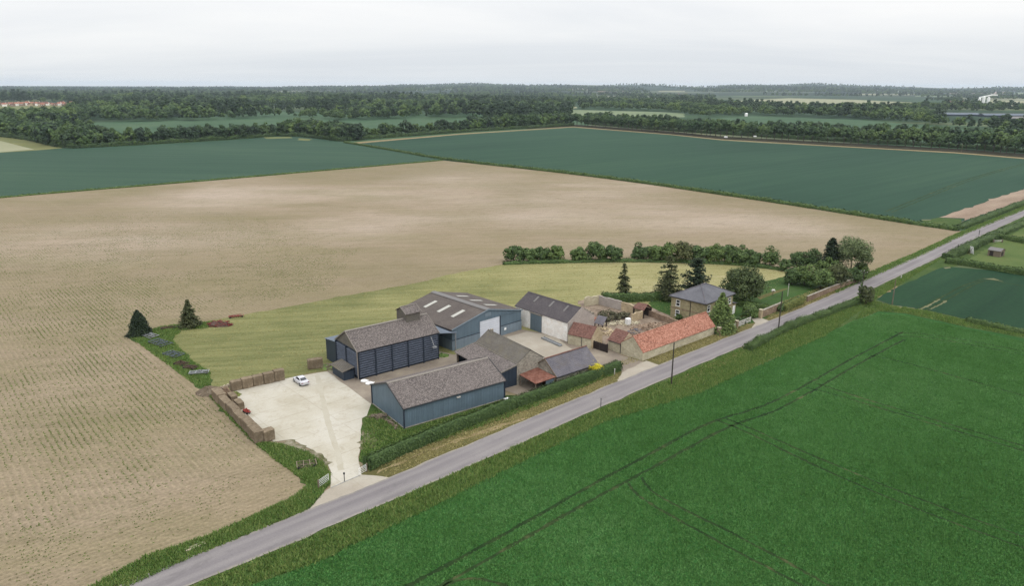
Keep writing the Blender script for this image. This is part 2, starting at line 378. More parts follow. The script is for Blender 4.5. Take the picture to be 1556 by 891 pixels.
MAT['trim'] = plain('pale_trim', A(160, 152, 142, EH), .15)
MAT['dark'] = plain('dark_opening', (.012, .012, .014, 1), .1)
MAT['gutter'] = plain('black_gutter', (.025, .026, .03, 1), .1, rough=.4)
MAT['white'] = plain('white_paint', (.78, .78, .77, 1), .05, rough=.5)
MAT['offwhite'] = plain('weathered_white_paint', (.52, .50, .46, 1), .15)
MAT['glass'] = plain('window_glass', (.03, .035, .04, 1), .2, rough=.08, spec=.6)
MAT['skylight'] = plain('grp_rooflight', A(206, 204, 194), .08, 1.5, rough=.4)
MAT['skylight_old'] = plain('grey_rooflight', A(128, 124, 122), .1, 1.5, rough=.5)
MAT['timber'] = plain('weathered_timber', A(110, 98, 84, EV), .2, 4)
MAT['darktimber'] = plain('tarred_timber', (.028, .020, .018, 1), .25, 4)
MAT['pole'] = plain('creosoted_pole', (.045, .038, .032, 1), .25, 4)
MAT['steel'] = plain('galvanised_steel', (.24, .25, .26, 1), .25, rough=.4, spec=.5)
MAT['bluesteel'] = plain('faded_blue_steel', A(100, 110, 118, EV * 1.5), .2, 2)
MAT['rustred'] = plain('rusty_red_paint', (.20, .035, .03, 1), .3, 2)
MAT['rustbrown'] = plain('rusty_brown_iron', (.075, .04, .03, 1), .3, 2)
MAT['redpaint'] = plain('bright_red_paint', (.28, .03, .02, 1), .15, 2)
MAT['carpaint'] = plain('silver_white_car_paint', (.48, .48, .51, 1), .02, 2, rough=.25, spec=.6)
MAT['rubber'] = plain('rubber', (.015, .015, .016, 1), .1)
MAT['taillight'] = plain('red_lamp_glass', (.16, .02, .02, 1), .1, rough=.2)
MAT['rubble'] = ground_mat('brick_rubble', [A(120, 104, 92), A(156, 138, 122), A(188, 170, 150), A(150, 112, 98)], .3, 1.6, .35)
def bale():
    s = NT('weathered_straw', .95, .1)
    f = s.noise(1.1, 5, .7); g = s.noise(9, 4, .8, s.map((1, 1, .35))); i = s.objrand()
    c = s.ramp(f, [(.3, A(116, 102, 84, 1.5)), (.5, A(140, 125, 105, 1.5)), (.7, A(168, 152, 130, 1.5))])
    c = s.mix(1.0, c, s.ramp(g, [(.3, GREY(.76)), (.7, GREY(1.18))]), 'MULTIPLY')
    c = s.mix(1.0, c, s.ramp(i, [(0, GREY(.88)), (1, GREY(1.1))]), 'MULTIPLY')
    s.bump(g, .8, .06)
    return s.end(c)
MAT['bale'] = bale()
MAT['twine'] = plain('pale_net_wrap', A(168, 152, 128), .15)

def leaf(name, dark, mid, light, rng=.35, trans=.2):
    s = NT(name, .75, .2)
    i = s.island(); o = s.objrand(); n = s.noise(.28, 3, .6)
    f = s.math('ADD', s.math('MULTIPLY', i, .55), s.math('MULTIPLY', n, .45))
    c = s.ramp(f, [(.2, dark), (.5, mid), (.8, light)])
    c = s.mix(1.0, c, s.ramp(o, [(0, (1 - rng * .7, 1 - rng * .6, 1 - rng * .4, 1)), (.5, GREY(1)), (1, (1 + rng, 1 + rng * .7, 1 + rng * .2, 1))]), 'MULTIPLY')
    # some light passes through a leaf
    tr = s.n('ShaderNodeBsdfTranslucent'); s.l(c, tr.inputs[0])
    mxs = s.n('ShaderNodeMixShader'); mxs.inputs[0].default_value = trans
    s.l(s.b.outputs[0], mxs.inputs[1]); s.l(tr.outputs[0], mxs.inputs[2])
    s.l(mxs.outputs[0], s.t.nodes['Material Output'].inputs[0])
    return s.end(c)
MAT['leaf'] = leaf('broadleaf', (.040, .068, .022, 1), (.070, .115, .036, 1), (.13, .185, .066, 1), .3, .12)
MAT['leaf_far'] = leaf('far_broadleaf', (.030, .056, .024, 1), (.052, .092, .036, 1), (.095, .150, .056, 1), .5, .06)
MAT['leaf_hedge'] = leaf('hedge_leaf', (.032, .058, .017, 1), (.054, .092, .027, 1), (.092, .14, .042, 1), .2, .06)
MAT['leaf_willow'] = leaf('willow_leaf', (.08, .11, .045, 1), (.13, .165, .072, 1), (.20, .24, .115, 1), .1)
MAT['leaf_brown'] = leaf('copper_leaf', (.045, .056, .022, 1), (.075, .088, .036, 1), (.115, .13, .055, 1), .15)
MAT['leaf_round'] = leaf('olive_broadleaf', (.032, .050, .018, 1), (.056, .080, .030, 1), (.10, .125, .05, 1), .1, .1)
MAT['leaf_scrub'] = leaf('dry_scrub', (.05, .052, .026, 1), (.085, .082, .045, 1), (.14, .13, .085, 1), .1, .1)
MAT['needle_dark'] = leaf('dark_needle', (.014, .026, .014, 1), (.026, .042, .022, 1), (.044, .064, .030, 1), .15)
MAT['needle_olive'] = leaf('olive_needle', (.046, .056, .022, 1), (.076, .088, .036, 1), (.12, .13, .058, 1), .15)
MAT['needle_green'] = leaf('green_needle', (.060, .096, .028, 1), (.10, .15, .046, 1), (.18, .235, .078, 1), .15, .1)
MAT['leaf_yellow'] = leaf('yellow_leaf', (.34, .30, .02, 1), (.50, .44, .03, 1), (.62, .55, .06, 1), .1)
MAT['hedge_lime'] = leaf('golden_hedge_leaf', (.09, .11, .03, 1), (.14, .16, .045, 1), (.20, .21, .07, 1), .1)
MAT['leaf_far_light'] = leaf('far_light_broadleaf', (.044, .080, .024, 1), (.074, .125, .038, 1), (.13, .19, .062, 1), .35, .06)
MAT['leaf_far_dark'] = leaf('far_dark_broadleaf', (.020, .038, .022, 1), (.034, .060, .032, 1), (.060, .095, .046, 1), .3, .05)
MAT['leaf_dark'] = leaf('thicket_leaf', (.022, .040, .018, 1), (.036, .062, .026, 1), (.058, .095, .036, 1), .2, .05)
MAT['tuft'] = leaf('grass_blade', A(74, 102, 48, .90), A(92, 117, 60, .90), A(119, 130, 76, .90), .1)
MAT['dryblade'] = leaf('dry_blade', A(120, 116, 72, .9), A(148, 140, 94, .9), A(172, 160, 114, .9), .1)
MAT['seedling'] = leaf('beet_seedling', A(84, 100, 56, 1.0), A(100, 116, 66, 1.0), A(122, 134, 82, 1.0), .1)
MAT['bark'] = plain('bark', (.07, .055, .042, 1), .25, 4)

# ------------------------------------------------------------------ mesh helpers
def mesh_np(name, v, f, mat=None, smooth=False):
    """v (n,3) float, f (m,k) int"""
    me = bpy.data.meshes.new(name); k = f.shape[1]
    me.vertices.add(len(v)); me.vertices.foreach_set('co', np.ascontiguousarray(v, np.float32).ravel())
    me.loops.add(f.size); me.loops.foreach_set('vertex_index', np.ascontiguousarray(f, np.int32).ravel())
    me.polygons.add(len(f)); me.polygons.foreach_set('loop_start', np.arange(0, f.size, k, dtype=np.int32))
    if mat: me.materials.append(mat)
    me.update(); me.validate()
    return me

class MB:
    def __init__(s): s.v = []; s.f = []
    def face(s, pts):
        b = len(s.v); s.v += [tuple(p) for p in pts]; s.f.append(tuple(range(b, b + len(pts)))); return s
    def solid(s, bot, top):
        """closed solid between two rings of the same length"""
        n = len(bot); b = len(s.v); s.v += [tuple(p) for p in bot] + [tuple(p) for p in top]
        s.f.append(tuple(b + i for i in reversed(range(n)))); s.f.append(tuple(b + n + i for i in range(n)))
        for i in range(n):
            j = (i + 1) % n; s.f.append((b + i, b + j, b + n + j, b + n + i))
        return s
    def box(s, x0, x1, y0, y1, z0, z1):
        return s.solid([(x0, y0, z0), (x1, y0, z0), (x1, y1, z0), (x0, y1, z0)], [(x0, y0, z1), (x1, y0, z1), (x1, y1, z1), (x0, y1, z1)])
    def bar(s, a, b, r, n=6, r2=None):
        a = Vector(a); b = Vector(b); d = (b - a).normalized(); r2 = r if r2 is None else r2
        p = d.orthogonal().normalized(); q = d.cross(p)
        ring = lambda c, rr: [tuple(c + p * (rr * math.cos(2 * math.pi * i / n)) + q * (rr * math.sin(2 * math.pi * i / n))) for i in range(n)]
        return s.solid(ring(a, r), ring(b, r2))
    def beam(s, a, b, w, h):
        a = Vector(a); b = Vector(b); d = (b - a).normalized(); up = Vector((0, 0, 1))
        if abs(d.z) > .95: up = Vector((1, 0, 0))
        p = d.cross(up).normalized() * (w / 2); q = p.cross(d).normalized() * (h / 2)
        ring = lambda c: [tuple(c - p - q), tuple(c + p - q), tuple(c + p + q), tuple(c - p + q)]
        return s.solid(ring(a), ring(b))
    def build(s, name, mat, parent=None, bevel=0, label=None):
        me = bpy.data.meshes.new(name); me.from_pydata(s.v, [], s.f); me.materials.append(mat); me.update()
        o = bpy.data.objects.new(name, me); COL.objects.link(o)
        if parent: o.parent = parent
        if label: o['label'] = label
        if bevel:
            m = o.modifiers.new('bevel', 'BEVEL'); m.width = bevel; m.segments = 2; m.limit_method = 'ANGLE'
        return o

def tag(o, label, cat, group=None, kind=None):
    if label: o['label'] = label
    if cat: o['category'] = cat
    if group: o['group'] = group
    if kind: o['kind'] = kind
    return o
def thing(name, label, cat, loc, rz=0, group=None):
    o = bpy.data.objects.new(name, None); COL.objects.link(o)
    o.location = (loc[0], loc[1], loc[2] if len(loc) > 2 else 0); o.rotation_euler = (0, 0, rz); o.empty_display_size = .5
    return tag(o, label, cat, group)
def obj(name, me, parent=None, loc=(0, 0, 0), rz=0, sc=1):
    o = bpy.data.objects.new(name, me); COL.objects.link(o); o.location = loc; o.rotation_euler = (0, 0, rz)
    o.scale = (sc, sc, sc) if isinstance(sc, (int, float)) else sc
    if parent: o.parent = parent
    return o
def copy_tree(o, parent=None):
    c = o.copy(); COL.objects.link(c); c.parent = parent
    for ch in list(o.children): copy_tree(ch, c)
    return c

def roughen(pts, step, amp, seed=0):
    """natural edge: subdivide a closed outline and jitter it"""
    r = random.Random(seed); out = []
    n = len(pts)
    for i in range(n):
        a = np.array(pts[i]); b = np.array(pts[(i + 1) % n]); d = b - a; Ln = math.hypot(*d)
        k = max(1, min(400, int(Ln / step)))
        nrm = np.array([-d[1], d[0]]) / max(Ln, 1e-6)
        for j in range(k):
            q = a + d * j / k
            if j: q = q + nrm * r.gauss(0, amp)
            out.append(tuple(q))
    return out
def sheet(name, pts, z, mat, step=0, amp=0, label=None, kind='structure'):
    if step: pts = roughen(pts, step, amp, hash(name) % 1000 if False else len(name))
    me = bpy.data.meshes.new(name)
    ar = sum(pts[i][0] * pts[(i + 1) % len(pts)][1] - pts[(i + 1) % len(pts)][0] * pts[i][1] for i in range(len(pts)))
    if ar < 0: pts = pts[::-1]
    me.from_pydata([(x, y, 0) for x, y in pts], [], [tuple(range(len(pts)))]); me.materials.append(MAT[mat] if isinstance(mat, str) else mat)
    o = obj(name, me, None, (0, 0, z)); o['kind'] = kind
    return o
def inpoly(P, poly):
    x, y = P[:, 0], P[:, 1]; res = np.zeros(len(P), bool); n = len(poly)
    for i in range(n):
        x1, y1 = poly[i]; x2, y2 = poly[(i + 1) % n]
        c = ((y1 > y) != (y2 > y)) & (x < (x2 - x1) * (y - y1) / ((y2 - y1) if y2 != y1 else 1e-9) + x1)
        res ^= c
    return res
def ribbon(name, line, width, z, mat, kind='structure', jit=0, seed=1):
    r = random.Random(seed); pts = []
    for i in range(len(line) - 1):
        a = np.array(line[i]); b = np.array(line[i + 1]); k = max(1, int(np.hypot(*(b - a)) / 3))
        for j in range(k): pts.append(a + (b - a) * j / k)
    pts.append(np.array(line[-1])); l = []; rr = []
    for i, p in enumerate(pts):
        d = pts[min(i + 1, len(pts) - 1)] - pts[max(i - 1, 0)]; nn = np.array([-d[1], d[0]]) / np.hypot(*d)
        w1 = width / 2 * (1 + r.uniform(-jit, jit)); w2 = width / 2 * (1 + r.uniform(-jit, jit))
        l.append((*(p + nn * w1), 0)); rr.append((*(p - nn * w2), 0))
    n = len(pts); v = np.array(l + rr); f = np.array([(i, n + i, n + i + 1, i + 1) for i in range(n - 1)])
    o = obj(name, mesh_np(name, v, f, MAT[mat]), None, (0, 0, z)); o['kind'] = kind
    return o
def smooth_line(pts, it=2):
    p = [np.array(q, float) for q in pts]
    for _ in range(it):
        q = [p[0]]
        for i in range(len(p) - 1): q += [p[i] * .75 + p[i + 1] * .25, p[i] * .25 + p[i + 1] * .75]
        p = q + [p[-1]]
    return p

# ------------------------------------------------------------------ foliage
def unit(r, n):
    v = r.normal(size=(n, 3)); return v / np.linalg.norm(v, axis=1)[:, None]
def leaf_quads(c, nrm, size, r, asp=.7):
    n = len(c); t = np.cross(nrm, unit(r, n)); t /= np.linalg.norm(t, axis=1)[:, None] + 1e-9
    b = np.cross(nrm, t); s = size[:, None]
    v = np.stack([c - t * s, c - b * s * asp, c + t * s, c + b * s * asp], 1).reshape(-1, 3)
    return v, np.arange(4 * n).reshape(n, 4)
def crown(seed, rx, rz, zc, nclump, nleaf, size, squash=.9, spread=.70, up=.35, low=-.55):
    """leafy crown: clumps on an uneven shell, leaves facing outwards and up"""
    r = np.random.default_rng(seed)
    d = unit(r, nclump * 3); d = d[d[:, 2] > low][:nclump]
    if low < -.6:                                   # leafy to the ground: the skirt stays wide
        hr = np.hypot(d[:, 0], d[:, 1]); k = np.where(d[:, 2] < 0, np.clip(.86 / np.maximum(hr, .3), 1, 2.4), 1); d[:, :2] *= k[:, None]
    rad = r.uniform(.2, 1.0, len(d)) ** .5 * spread * r.uniform(.85, 1.15, len(d))
    cc = d * rad[:, None] * np.array([rx * r.uniform(.9, 1.08), rx * r.uniform(.9, 1.08), rz]) + np.array([0, 0, zc])
    cr = r.uniform(.20, .42, len(d)) * (.5 * min(rx, rz) + .5 * rx)
    k = r.integers(0, len(d), nleaf); q = unit(r, nleaf)
    q[:, 2] = np.where(r.random(nleaf) < .4, np.abs(q[:, 2]), q[:, 2])
    p = cc[k] + q * cr[k][:, None] * (r.uniform(.35, 1, nleaf) ** .4)[:, None] * np.array([1, 1, squash])
    nn = q + unit(r, nleaf) * .5 + np.array([0, 0, up]); nn /= np.linalg.norm(nn, axis=1)[:, None]
    return leaf_quads(p, nn, r.uniform(.6, 1.25, nleaf) * size, r)
def conifer(seed, h, rad, nwh, nbr, size, droop=.35, z0=.06, gap=.0, top=.9):
    r = np.random.default_rng(seed); C = []; N = []; S = []
    for i in range(nwh):
        t = (i + r.uniform(-.3, .3)) / nwh; t = min(max(t, 0), .985); z = h * (z0 + (1 - z0) * t)
        ln = rad * (1 - t) ** top + .12 * rad * (1 - t)
        for j in range(nbr):
            if r.random() < gap: continue
            a = r.uniform(0, 2 * math.pi); l = ln * r.uniform(.75, 1.18)
            m = max(3, int(l / (size * .62)))
            u = np.linspace(.12, 1, m)
            x = u * l; zz = z - droop * l * u ** 1.6 + .12 * l * u
            jit = r.normal(0, size * .32, (m, 3))
            sp = np.array([-np.sin(a), np.cos(a), 0])
            for sd in (-1, 0, 1):
                off = sp[None, :] * (sd * x * .24 * r.uniform(.5, 1.3, m))[:, None]
                C.append(np.stack([np.cos(a) * x, np.sin(a) * x, zz - abs(sd) * .1 * x], 1) + jit + off)
                nn = np.tile(np.array([np.cos(a) * .35, np.sin(a) * .35, .9]), (m, 1)) + r.normal(0, .4, (m, 3)); N.append(nn)
                S.append(np.full(m, size) * (1.2 - .35 * u))
    C = np.concatenate(C); N = np.concatenate(N); N /= np.linalg.norm(N, axis=1)[:, None]; S = np.concatenate(S)
    return leaf_quads(C, N, S, r, .55)
def limbs(h, r0, hb, rx, seed, n=6):
    rr = random.Random(seed); m = MB()
    m.bar((0, 0, -.1), (rr.uniform(-.1, .1), rr.uniform(-.1, .1), hb), r0, 7, r0 * .7)
    m.bar((0, 0, hb * .95), (rr.uniform(-.3, .3), rr.uniform(-.3, .3), h * .85), r0 * .7, 6, r0 * .15)
    for i in range(n):
        a = 2 * math.pi * i / n + rr.uniform(-.4, .4); z = hb * rr.uniform(.8, 1.2)
        m.bar((0, 0, z), (rx * .62 * math.cos(a), rx * .62 * math.sin(a), z + (h - z) * rr.uniform(.35, .7)), r0 * .4, 5, r0 * .08)
    return m
TREES = []
def broadleaf(name, label, base, top_y=None, width_px=None, mat='leaf', seed=0, h=None, rx=None, nleaf=2600, size=.3, group=None, hb=.2, cat='tree', squash=.9, nclump=34):
    b = G(*base) if len(base) == 2 else np.array(base[:2])
    d = math.hypot(b[0], b[1], CAMH)
    h = h or hfrom(b, top_y); rx = rx or width_px / 2 * d / F
    t = thing(name, label, cat, b, rnd.uniform(0, 6), group)
    zc = h * (hb + (1 - hb) * .48); rz = h * (1 - hb) * .56
    v, f = crown(seed, rx * 1.08, rz, zc, nclump, nleaf, size, squash, low=-.55 if hb > .08 else -.95)
    v[:, 2] = np.maximum(v[:, 2], .05)
    obj('crown', mesh_np('crown', v, f, MAT[mat]), t)
    limbs(h, max(.07, h * .02), h * hb, rx, seed, 6).build('trunk', MAT['bark'], t)
    return t
def conifer_tree(name, label, base, top_y, width_px, mat, seed, nwh=26, nbr=9, size=.3, gap=.1, droop=.35, z0=.05, top=.9, lean=0, group=None):
    b = G(*base); d = math.hypot(b[0], b[1], CAMH); h = hfrom(b, top_y); rad = width_px / 2 * d / F
    t = thing(name, label, 'tree', b, 0, group)
    v, f = conifer(seed, h, rad, nwh, nbr, size, droop, z0, gap, top)
    v[:, 2] = np.maximum(v[:, 2], .05)
    if lean: v[:, 0] += lean * v[:, 2]
    obj('crown', mesh_np('crown', v, f, MAT[mat]), t)
    m = MB(); m.bar((0, 0, -.1), (lean * h * .9, 0, h * .93), max(.1, h * .018), 7, .03); m.build('trunk', MAT['bark'], t)
    return t
def hedge(name, label, line, width, height, mat='leaf_hedge', seed=1, dens=26, size=.17, rough=.12, group=None, cat='hedge', clipped=True):
    """leafy hedge following a ground line: woody core with a skin of leaves"""
    r = np.random.default_rng(seed); P = []; T = []
    for i in range(len(line) - 1):
        a = np.array(line[i]); b = np.array(line[i + 1]); Ln = np.hypot(*(b - a)); k = max(1, int(Ln / max(.8, width * .5)))
        for j in range(k): P.append(a + (b - a) * j / k); T.append((b - a) / Ln)
    P.append(np.array(line[-1])); T.append(T[-1]); P = np.array(P); T = np.array(T)
    o0 = P.mean(0)
    ph = r.uniform(0, 6, 4); s = np.arange(len(P)) * 1.0
    hv = height * (1 + rough * (np.sin(s * .37 + ph[0]) * .5 + np.sin(s * 1.1 + ph[1]) * .3) + r.normal(0, rough * .5, len(P)))
    wv = width * (1 + rough * (np.sin(s * .5 + ph[2]) * .5) + r.normal(0, rough * .4, len(P)))
    t = thing(name, label, cat, o0, 0, group)
    # core
    n = len(P); v = []; f = []
    for i in range(n):
        nn = np.array([-T[i][1], T[i][0]]); p = P[i] - o0
        for sx, z in ((-.38, 0), (-.40, .7), (-.25, .9), (.25, .9), (.40, .7), (.38, 0)):
            q = p + nn * wv[i] * sx; v.append((q[0], q[1], hv[i] * z))
    for i in range(n - 1):
        for j in range(5): f.append((i * 6 + j, i * 6 + j + 1, i * 6 + 7 + j, i * 6 + 6 + j))
    obj('stems', mesh_np('stems', np.array(v), np.array(f), MAT['leaf_hedge' if mat != 'leaf_yellow' else mat]), t)
    # leaves
    seg = np.hypot(*(P[1:] - P[:-1]).T); Ltot = seg.sum(); N = int(Ltot * (2 * height + width) * dens)
    i = r.choice(n - 1, N, p=seg / Ltot); u = r.random(N)
    p = P[i] * (1 - u)[:, None] + P[i + 1] * u[:, None] - o0; tt = T[i]; nn = np.stack([-tt[:, 1], tt[:, 0]], 1)
    hh = hv[i] * (1 - u) + hv[i + 1] * u; ww = wv[i] * (1 - u) + wv[i + 1] * u
    a = r.uniform(-.12, math.pi + .12, N)       # round the section
    e = .42 if clipped else .8
    ca = np.sign(np.cos(a)) * np.abs(np.cos(a)) ** e; sa = np.maximum(np.sin(a), 0) ** e
    rr_ = r.normal(1, .05 if clipped else .13, N)
    off = ca * ww / 2 * rr_; z = np.clip(sa * hh * rr_, .03, None)
    low = r.random(N) < .35; z = np.where(low & (np.abs(ca) > .6), r.uniform(.05, 1, N) * hh * .8, z)
    c = np.stack([p[:, 0] + nn[:, 0] * off, p[:, 1] + nn[:, 1] * off, z], 1)
    nv = np.stack([nn[:, 0] * ca, nn[:, 1] * ca, sa * .9 + .1], 1) + unit(r, N) * .32; nv /= np.linalg.norm(nv, axis=1)[:, None]
    lv, lf = leaf_quads(c, nv, r.uniform(.6, 1.3, N) * size, r)
    for e_, sg in ((0, -1), (-1, 1)):                     # leafy ends
        m_ = int(width * height * dens * 1.4) + 12; hx = r.uniform(-.5, .5, m_) * wv[e_]; hz = r.uniform(.04, .97, m_) * hv[e_]; tt = T[e_]; n2 = np.array([-tt[1], tt[0]])
        ce = np.stack([(P[e_] - o0)[0] + n2[0] * hx + tt[0] * sg * r.uniform(0, .25, m_) * width, (P[e_] - o0)[1] + n2[1] * hx + tt[1] * sg * r.uniform(0, .25, m_) * width, hz], 1)
        ne = np.array([tt[0] * sg, tt[1] * sg, .2]) + unit(r, m_) * .4; ne /= np.linalg.norm(ne, axis=1)[:, None]
        v2, f2 = leaf_quads(ce, ne, r.uniform(.6, 1.3, m_) * size, r); lf = np.concatenate([lf, f2 + len(lv)]); lv = np.concatenate([lv, v2])
    obj('leaves', mesh_np('leaves', lv, lf, MAT[mat]), t)
    return t
def tufts(name, pts, z, hgt, wid, mat, seed, blades=3, kind='stuff', spread=.6):
    """ground cover: one mesh of many small grass blades"""
    r = np.random.default_rng(seed); n = len(pts); C = np.repeat(np.array(pts), blades, 0); m = len(C)
    C = C + r.normal(0, wid * spread, C.shape); a = r.uniform(0, 6.28, m); hh = hgt * r.uniform(.55, 1.25, m); ww = wid * r.uniform(.6, 1.2, m) / 2
    ln = r.normal(0, .35, (m, 2)) * hh[:, None]
    z0 = np.full(m, z)
    v = np.stack([np.stack([C[:, 0] - np.cos(a) * ww, C[:, 1] - np.sin(a) * ww, z0], 1), np.stack([C[:, 0] + np.cos(a) * ww, C[:, 1] + np.sin(a) * ww, z0], 1),
                  np.stack([C[:, 0] + ln[:, 0], C[:, 1] + ln[:, 1], z0 + hh], 1)], 1).reshape(-1, 3)
    o = obj(name, mesh_np(name, v, np.arange(3 * m).reshape(m, 3), MAT[mat])); o['kind'] = kind
    return o
def sample_poly(poly, n, seed):
    r = np.random.default_rng(seed); p = np.array(poly); lo, hi = p.min(0), p.max(0); res = []; tot = 0
    while tot < n:
        q = r.uniform(lo, hi, (n * 2, 2)); q = q[inpoly(q, poly)]; res.append(q); tot += len(q)
        if len(q) == 0: break
    return np.concatenate(res)[:n]

# ================================================================== GROUND
O_ = G(463, 780)
def W(s, t): return O_ + U * s + V * t
BIG = 42000
gnd = NT('far_country', .95, .05)
_v = gnd.map((1, 1, 1), .5)
_vo = gnd.voro(.0022, gnd.map((.6, 1, 1), .5), 'Color'); _sc = gnd.n('ShaderNodeSeparateColor'); gnd.l(_vo, _sc.inputs[0])
_c = gnd.ramp(_sc.outputs[0], [(0, A(70, 96, 70)), (.3, A(84, 108, 78)), (.55, A(60, 84, 64)), (.75, A(112, 124, 88)), (.9, A(150, 152, 120)), (1, A(176, 172, 144))])
_c = gnd.mix(gnd.rng(gnd.noise(.0016, 5, .65), .44, .56, 0, .85), _c, A(52, 74, 58))
_g = gnd.noise(.03, 5, .75); _c = gnd.mix(1.0, _c, gnd.ramp(_g, [(.3, GREY(.72)), (.7, GREY(1.2))]), 'MULTIPLY')
gnd.end(_c)
sheet('ground', [(-BIG, -2000), (BIG, -2000), (BIG, BIG), (-BIG, BIG)], 0, gnd.m)

# distant hills: a long low rise with patchwork fields, 5 to 16 km off
def hills():
    nx, ny = 150, 34; v = []; f = []
    r = np.random.default_rng(3); ph = r.uniform(0, 6.28, 12)
    for j in range(ny):
        y = 5200 + 11500 * j / (ny - 1)
        for i in range(nx):
            a = -.66 + 1.40 * i / (nx - 1); x = y * math.tan(a)
            px = 778 + F * math.tan(a)
            base = np.interp(px, [0, 250, 420, 520, 640, 720, 860, 1000, 1060, 1130, 1220, 1330, 1430, 1556, 1700], [8, 10, 16, 46, 62, 84, 82, 78, 70, 98, 96, 78, 66, 62, 62])
            k = (y - 5200) / 11500; prof = min(1, max(0, (k - .02) / .55)) ** 1.1 * (1 if k < .72 else max(0, 1 - (k - .72) * 1.2))
            h = base * prof * (1 + .10 * math.sin(px * .021 + ph[0]) + .07 * math.sin(px * .05 + ph[1] + k * 3)) + 5 * math.sin(px * .012 + k * 9 + ph[2]) * prof
            v.append((x, y, h - 1.5 * (k <= 0)))
    for j in range(ny - 1):
        for i in range(nx - 1): a = j * nx + i; f.append((a, a + 1, a + nx + 1, a + nx))
    s = NT('hill_patchwork', .95, .05)
    vo = s.voro(.0016, s.map((.55, .5, .5), .2), 'Color'); sc = s.n('ShaderNodeSeparateColor'); s.l(vo, sc.inputs[0])
    c = s.ramp(sc.outputs[0], [(0, A(58, 80, 62)), (.5, A(66, 88, 66)), (.62, A(98, 116, 84)), (.8, A(150, 158, 122)), (1, A(184, 184, 152))])
    c = s.mix(s.rng(s.noise(.0007, 5, .65), .40, .52, 0, .95), c, A(48, 68, 54))
    g = s.noise(.012, 5, .75); c = s.mix(1.0, c, s.ramp(g, [(.3, GREY(.7)), (.7, GREY(1.2))]), 'MULTIPLY'); s.end(c)
    o = obj('hills', mesh_np('hills', np.array(v), np.array(f), s.m)); o['kind'] = 'structure'
    o.data.polygons.foreach_set('use_smooth', [True] * len(o.data.polygons))
    return np.array(v)
HV = hills()
def hill_z(x, y):
    if y < 5250: return 0
    k = (y - 5200) / 11500 * 33; j = min(32, int(k)); a = math.atan2(x, y); i = (a + .66) / 1.40 * 149
    if i < 0 or i > 148: return 0
    return HV[min(j + (k - j > .5), 33) * 150 + int(round(i))][2]

def hill_s(x, y):
    """smooth height of the hills"""
    if y < 5250: return 0.
    k = min(max((y - 5200) / 11500 * 33, 0), 32.999); a = min(max((math.atan2(x, y) + .66) / 1.40 * 149, 0), 148.999); j, i = int(k), int(a); fk, fa = k - j, a - i
    z = lambda jj, ii: HV[jj * 150 + ii][2]
    return (z(j, i) * (1 - fa) + z(j, i + 1) * fa) * (1 - fk) + (z(j + 1, i) * (1 - fa) + z(j + 1, i + 1) * fa) * fk
def hill_field(x0, x1, ya, yb, mat):
    """a field lying on the hillside"""
    def at(px, py):
        g = G(px, 150); u = g / np.hypot(*g); best = None
        for d in np.arange(3000, 13500, 60):
            p = u * d; z = hill_s(*p) + 3; q = proj(p[0], p[1], z)[1]
            if q <= py: return (p[0], p[1], z)
            best = (p[0], p[1], z)
        return best
    n = 9; xs = np.linspace(x0, x1, n); r = random.Random(int(x0)); v = []
    for i, x in enumerate(xs): v.append(at(x, yb + r.uniform(-.25, .25)))
    for i, x in enumerate(xs): v.append(at(x, ya + r.uniform(-.25, .25)))
    o = obj('hill_field', mesh_np('hill_field', np.array(v), np.array([(i, i + 1, n + i + 1, n + i) for i in range(n - 1)]), MAT[mat])); o['kind'] = 'structure'
for q in ((742, 828, 132.6, 135.4, 'meadow2'), (850, 906, 133.2, 137.5, 'pale'), (906, 948, 135.0, 139.5, 'strip'), (1330, 1432, 137.6, 139.8, 'meadow2'), (1440, 1530, 139.2, 142.6, 'strip'), (1296, 1390, 142.5, 144.6, 'pale'), (1000, 1040, 138.0, 139.6, 'pale'), (1540, 1640, 140.5, 143, 'meadow2'), (600, 650, 136.2, 137.6, 'meadow2'), (1390, 1480, 145.2, 147, 'meadow2')): hill_field(*q)

# fields, from far to near
sheet('far_meadow', GP([(70, 206), (90, 190), (260, 178), (424, 169.5), (520, 173.5), (654, 172), (740, 171), (900, 186), (880, 200), (700, 214), (520, 222), (300, 222), (118, 232)]), .03, 'meadow', 30, 1)
sheet('far_field', GP([(1040, 184), (1072, 180.5), (1140, 176.6), (1300, 182), (1430, 192), (1540, 205), (1640, 214), (1640, 232), (1420, 225), (1250, 212), (1090, 204)]), .03, 'meadow', 30, 1)
sheet('far_strip_field', GP([(866, 166.5), (925, 168.2), (1000, 170), (1040, 172), (1040, 178), (866, 178)]), .03, 'meadow2', 30, 1)
sheet('pale_far_field', GP([(1125, 152.5), (1199, 149), (1300, 151.5), (1385, 155.5), (1430, 161), (1350, 168), (1100, 160)]), .05, 'pale', 60, 2)
sheet('pale_field_behind_silos', GP([(1500, 151.8), (1556, 152.2), (1680, 154), (1680, 163), (1500, 160)]), .05, 'pale', 60, 2)
sheet('village_field', GP([(-160, 160), (100, 159.5), (98, 165), (60, 172), (-160, 176)]), .05, 'olive', 40, 2)
for i, p in enumerate(([(690, 152.5), (760, 152), (770, 154), (690, 154.5)], [(420, 141), (455, 140.6), (470, 142.2), (420, 142.6)], [(855, 160), (870, 158.5), (878, 164), (862, 165.5)], [(980, 153.4), (1060, 153.2), (1070, 154.6), (980, 154.8)], [(600, 146), (660, 145.6), (665, 147.2), (600, 147.4)])):
    sheet('pale_far_strip', GP(p), .06, 'pale')
sheet('olive_field', GP([(-200, 200), (0, 206), (45, 212.5), (95, 225), (50, 229), (0, 233), (-250, 248)]), .04, 'lawn', 25, 1)
sheet('stubble_field', GP([(-200, 206), (0, 214), (52, 227), (0, 231.5), (-200, 243)]), .07, 'pale', 25, .6)

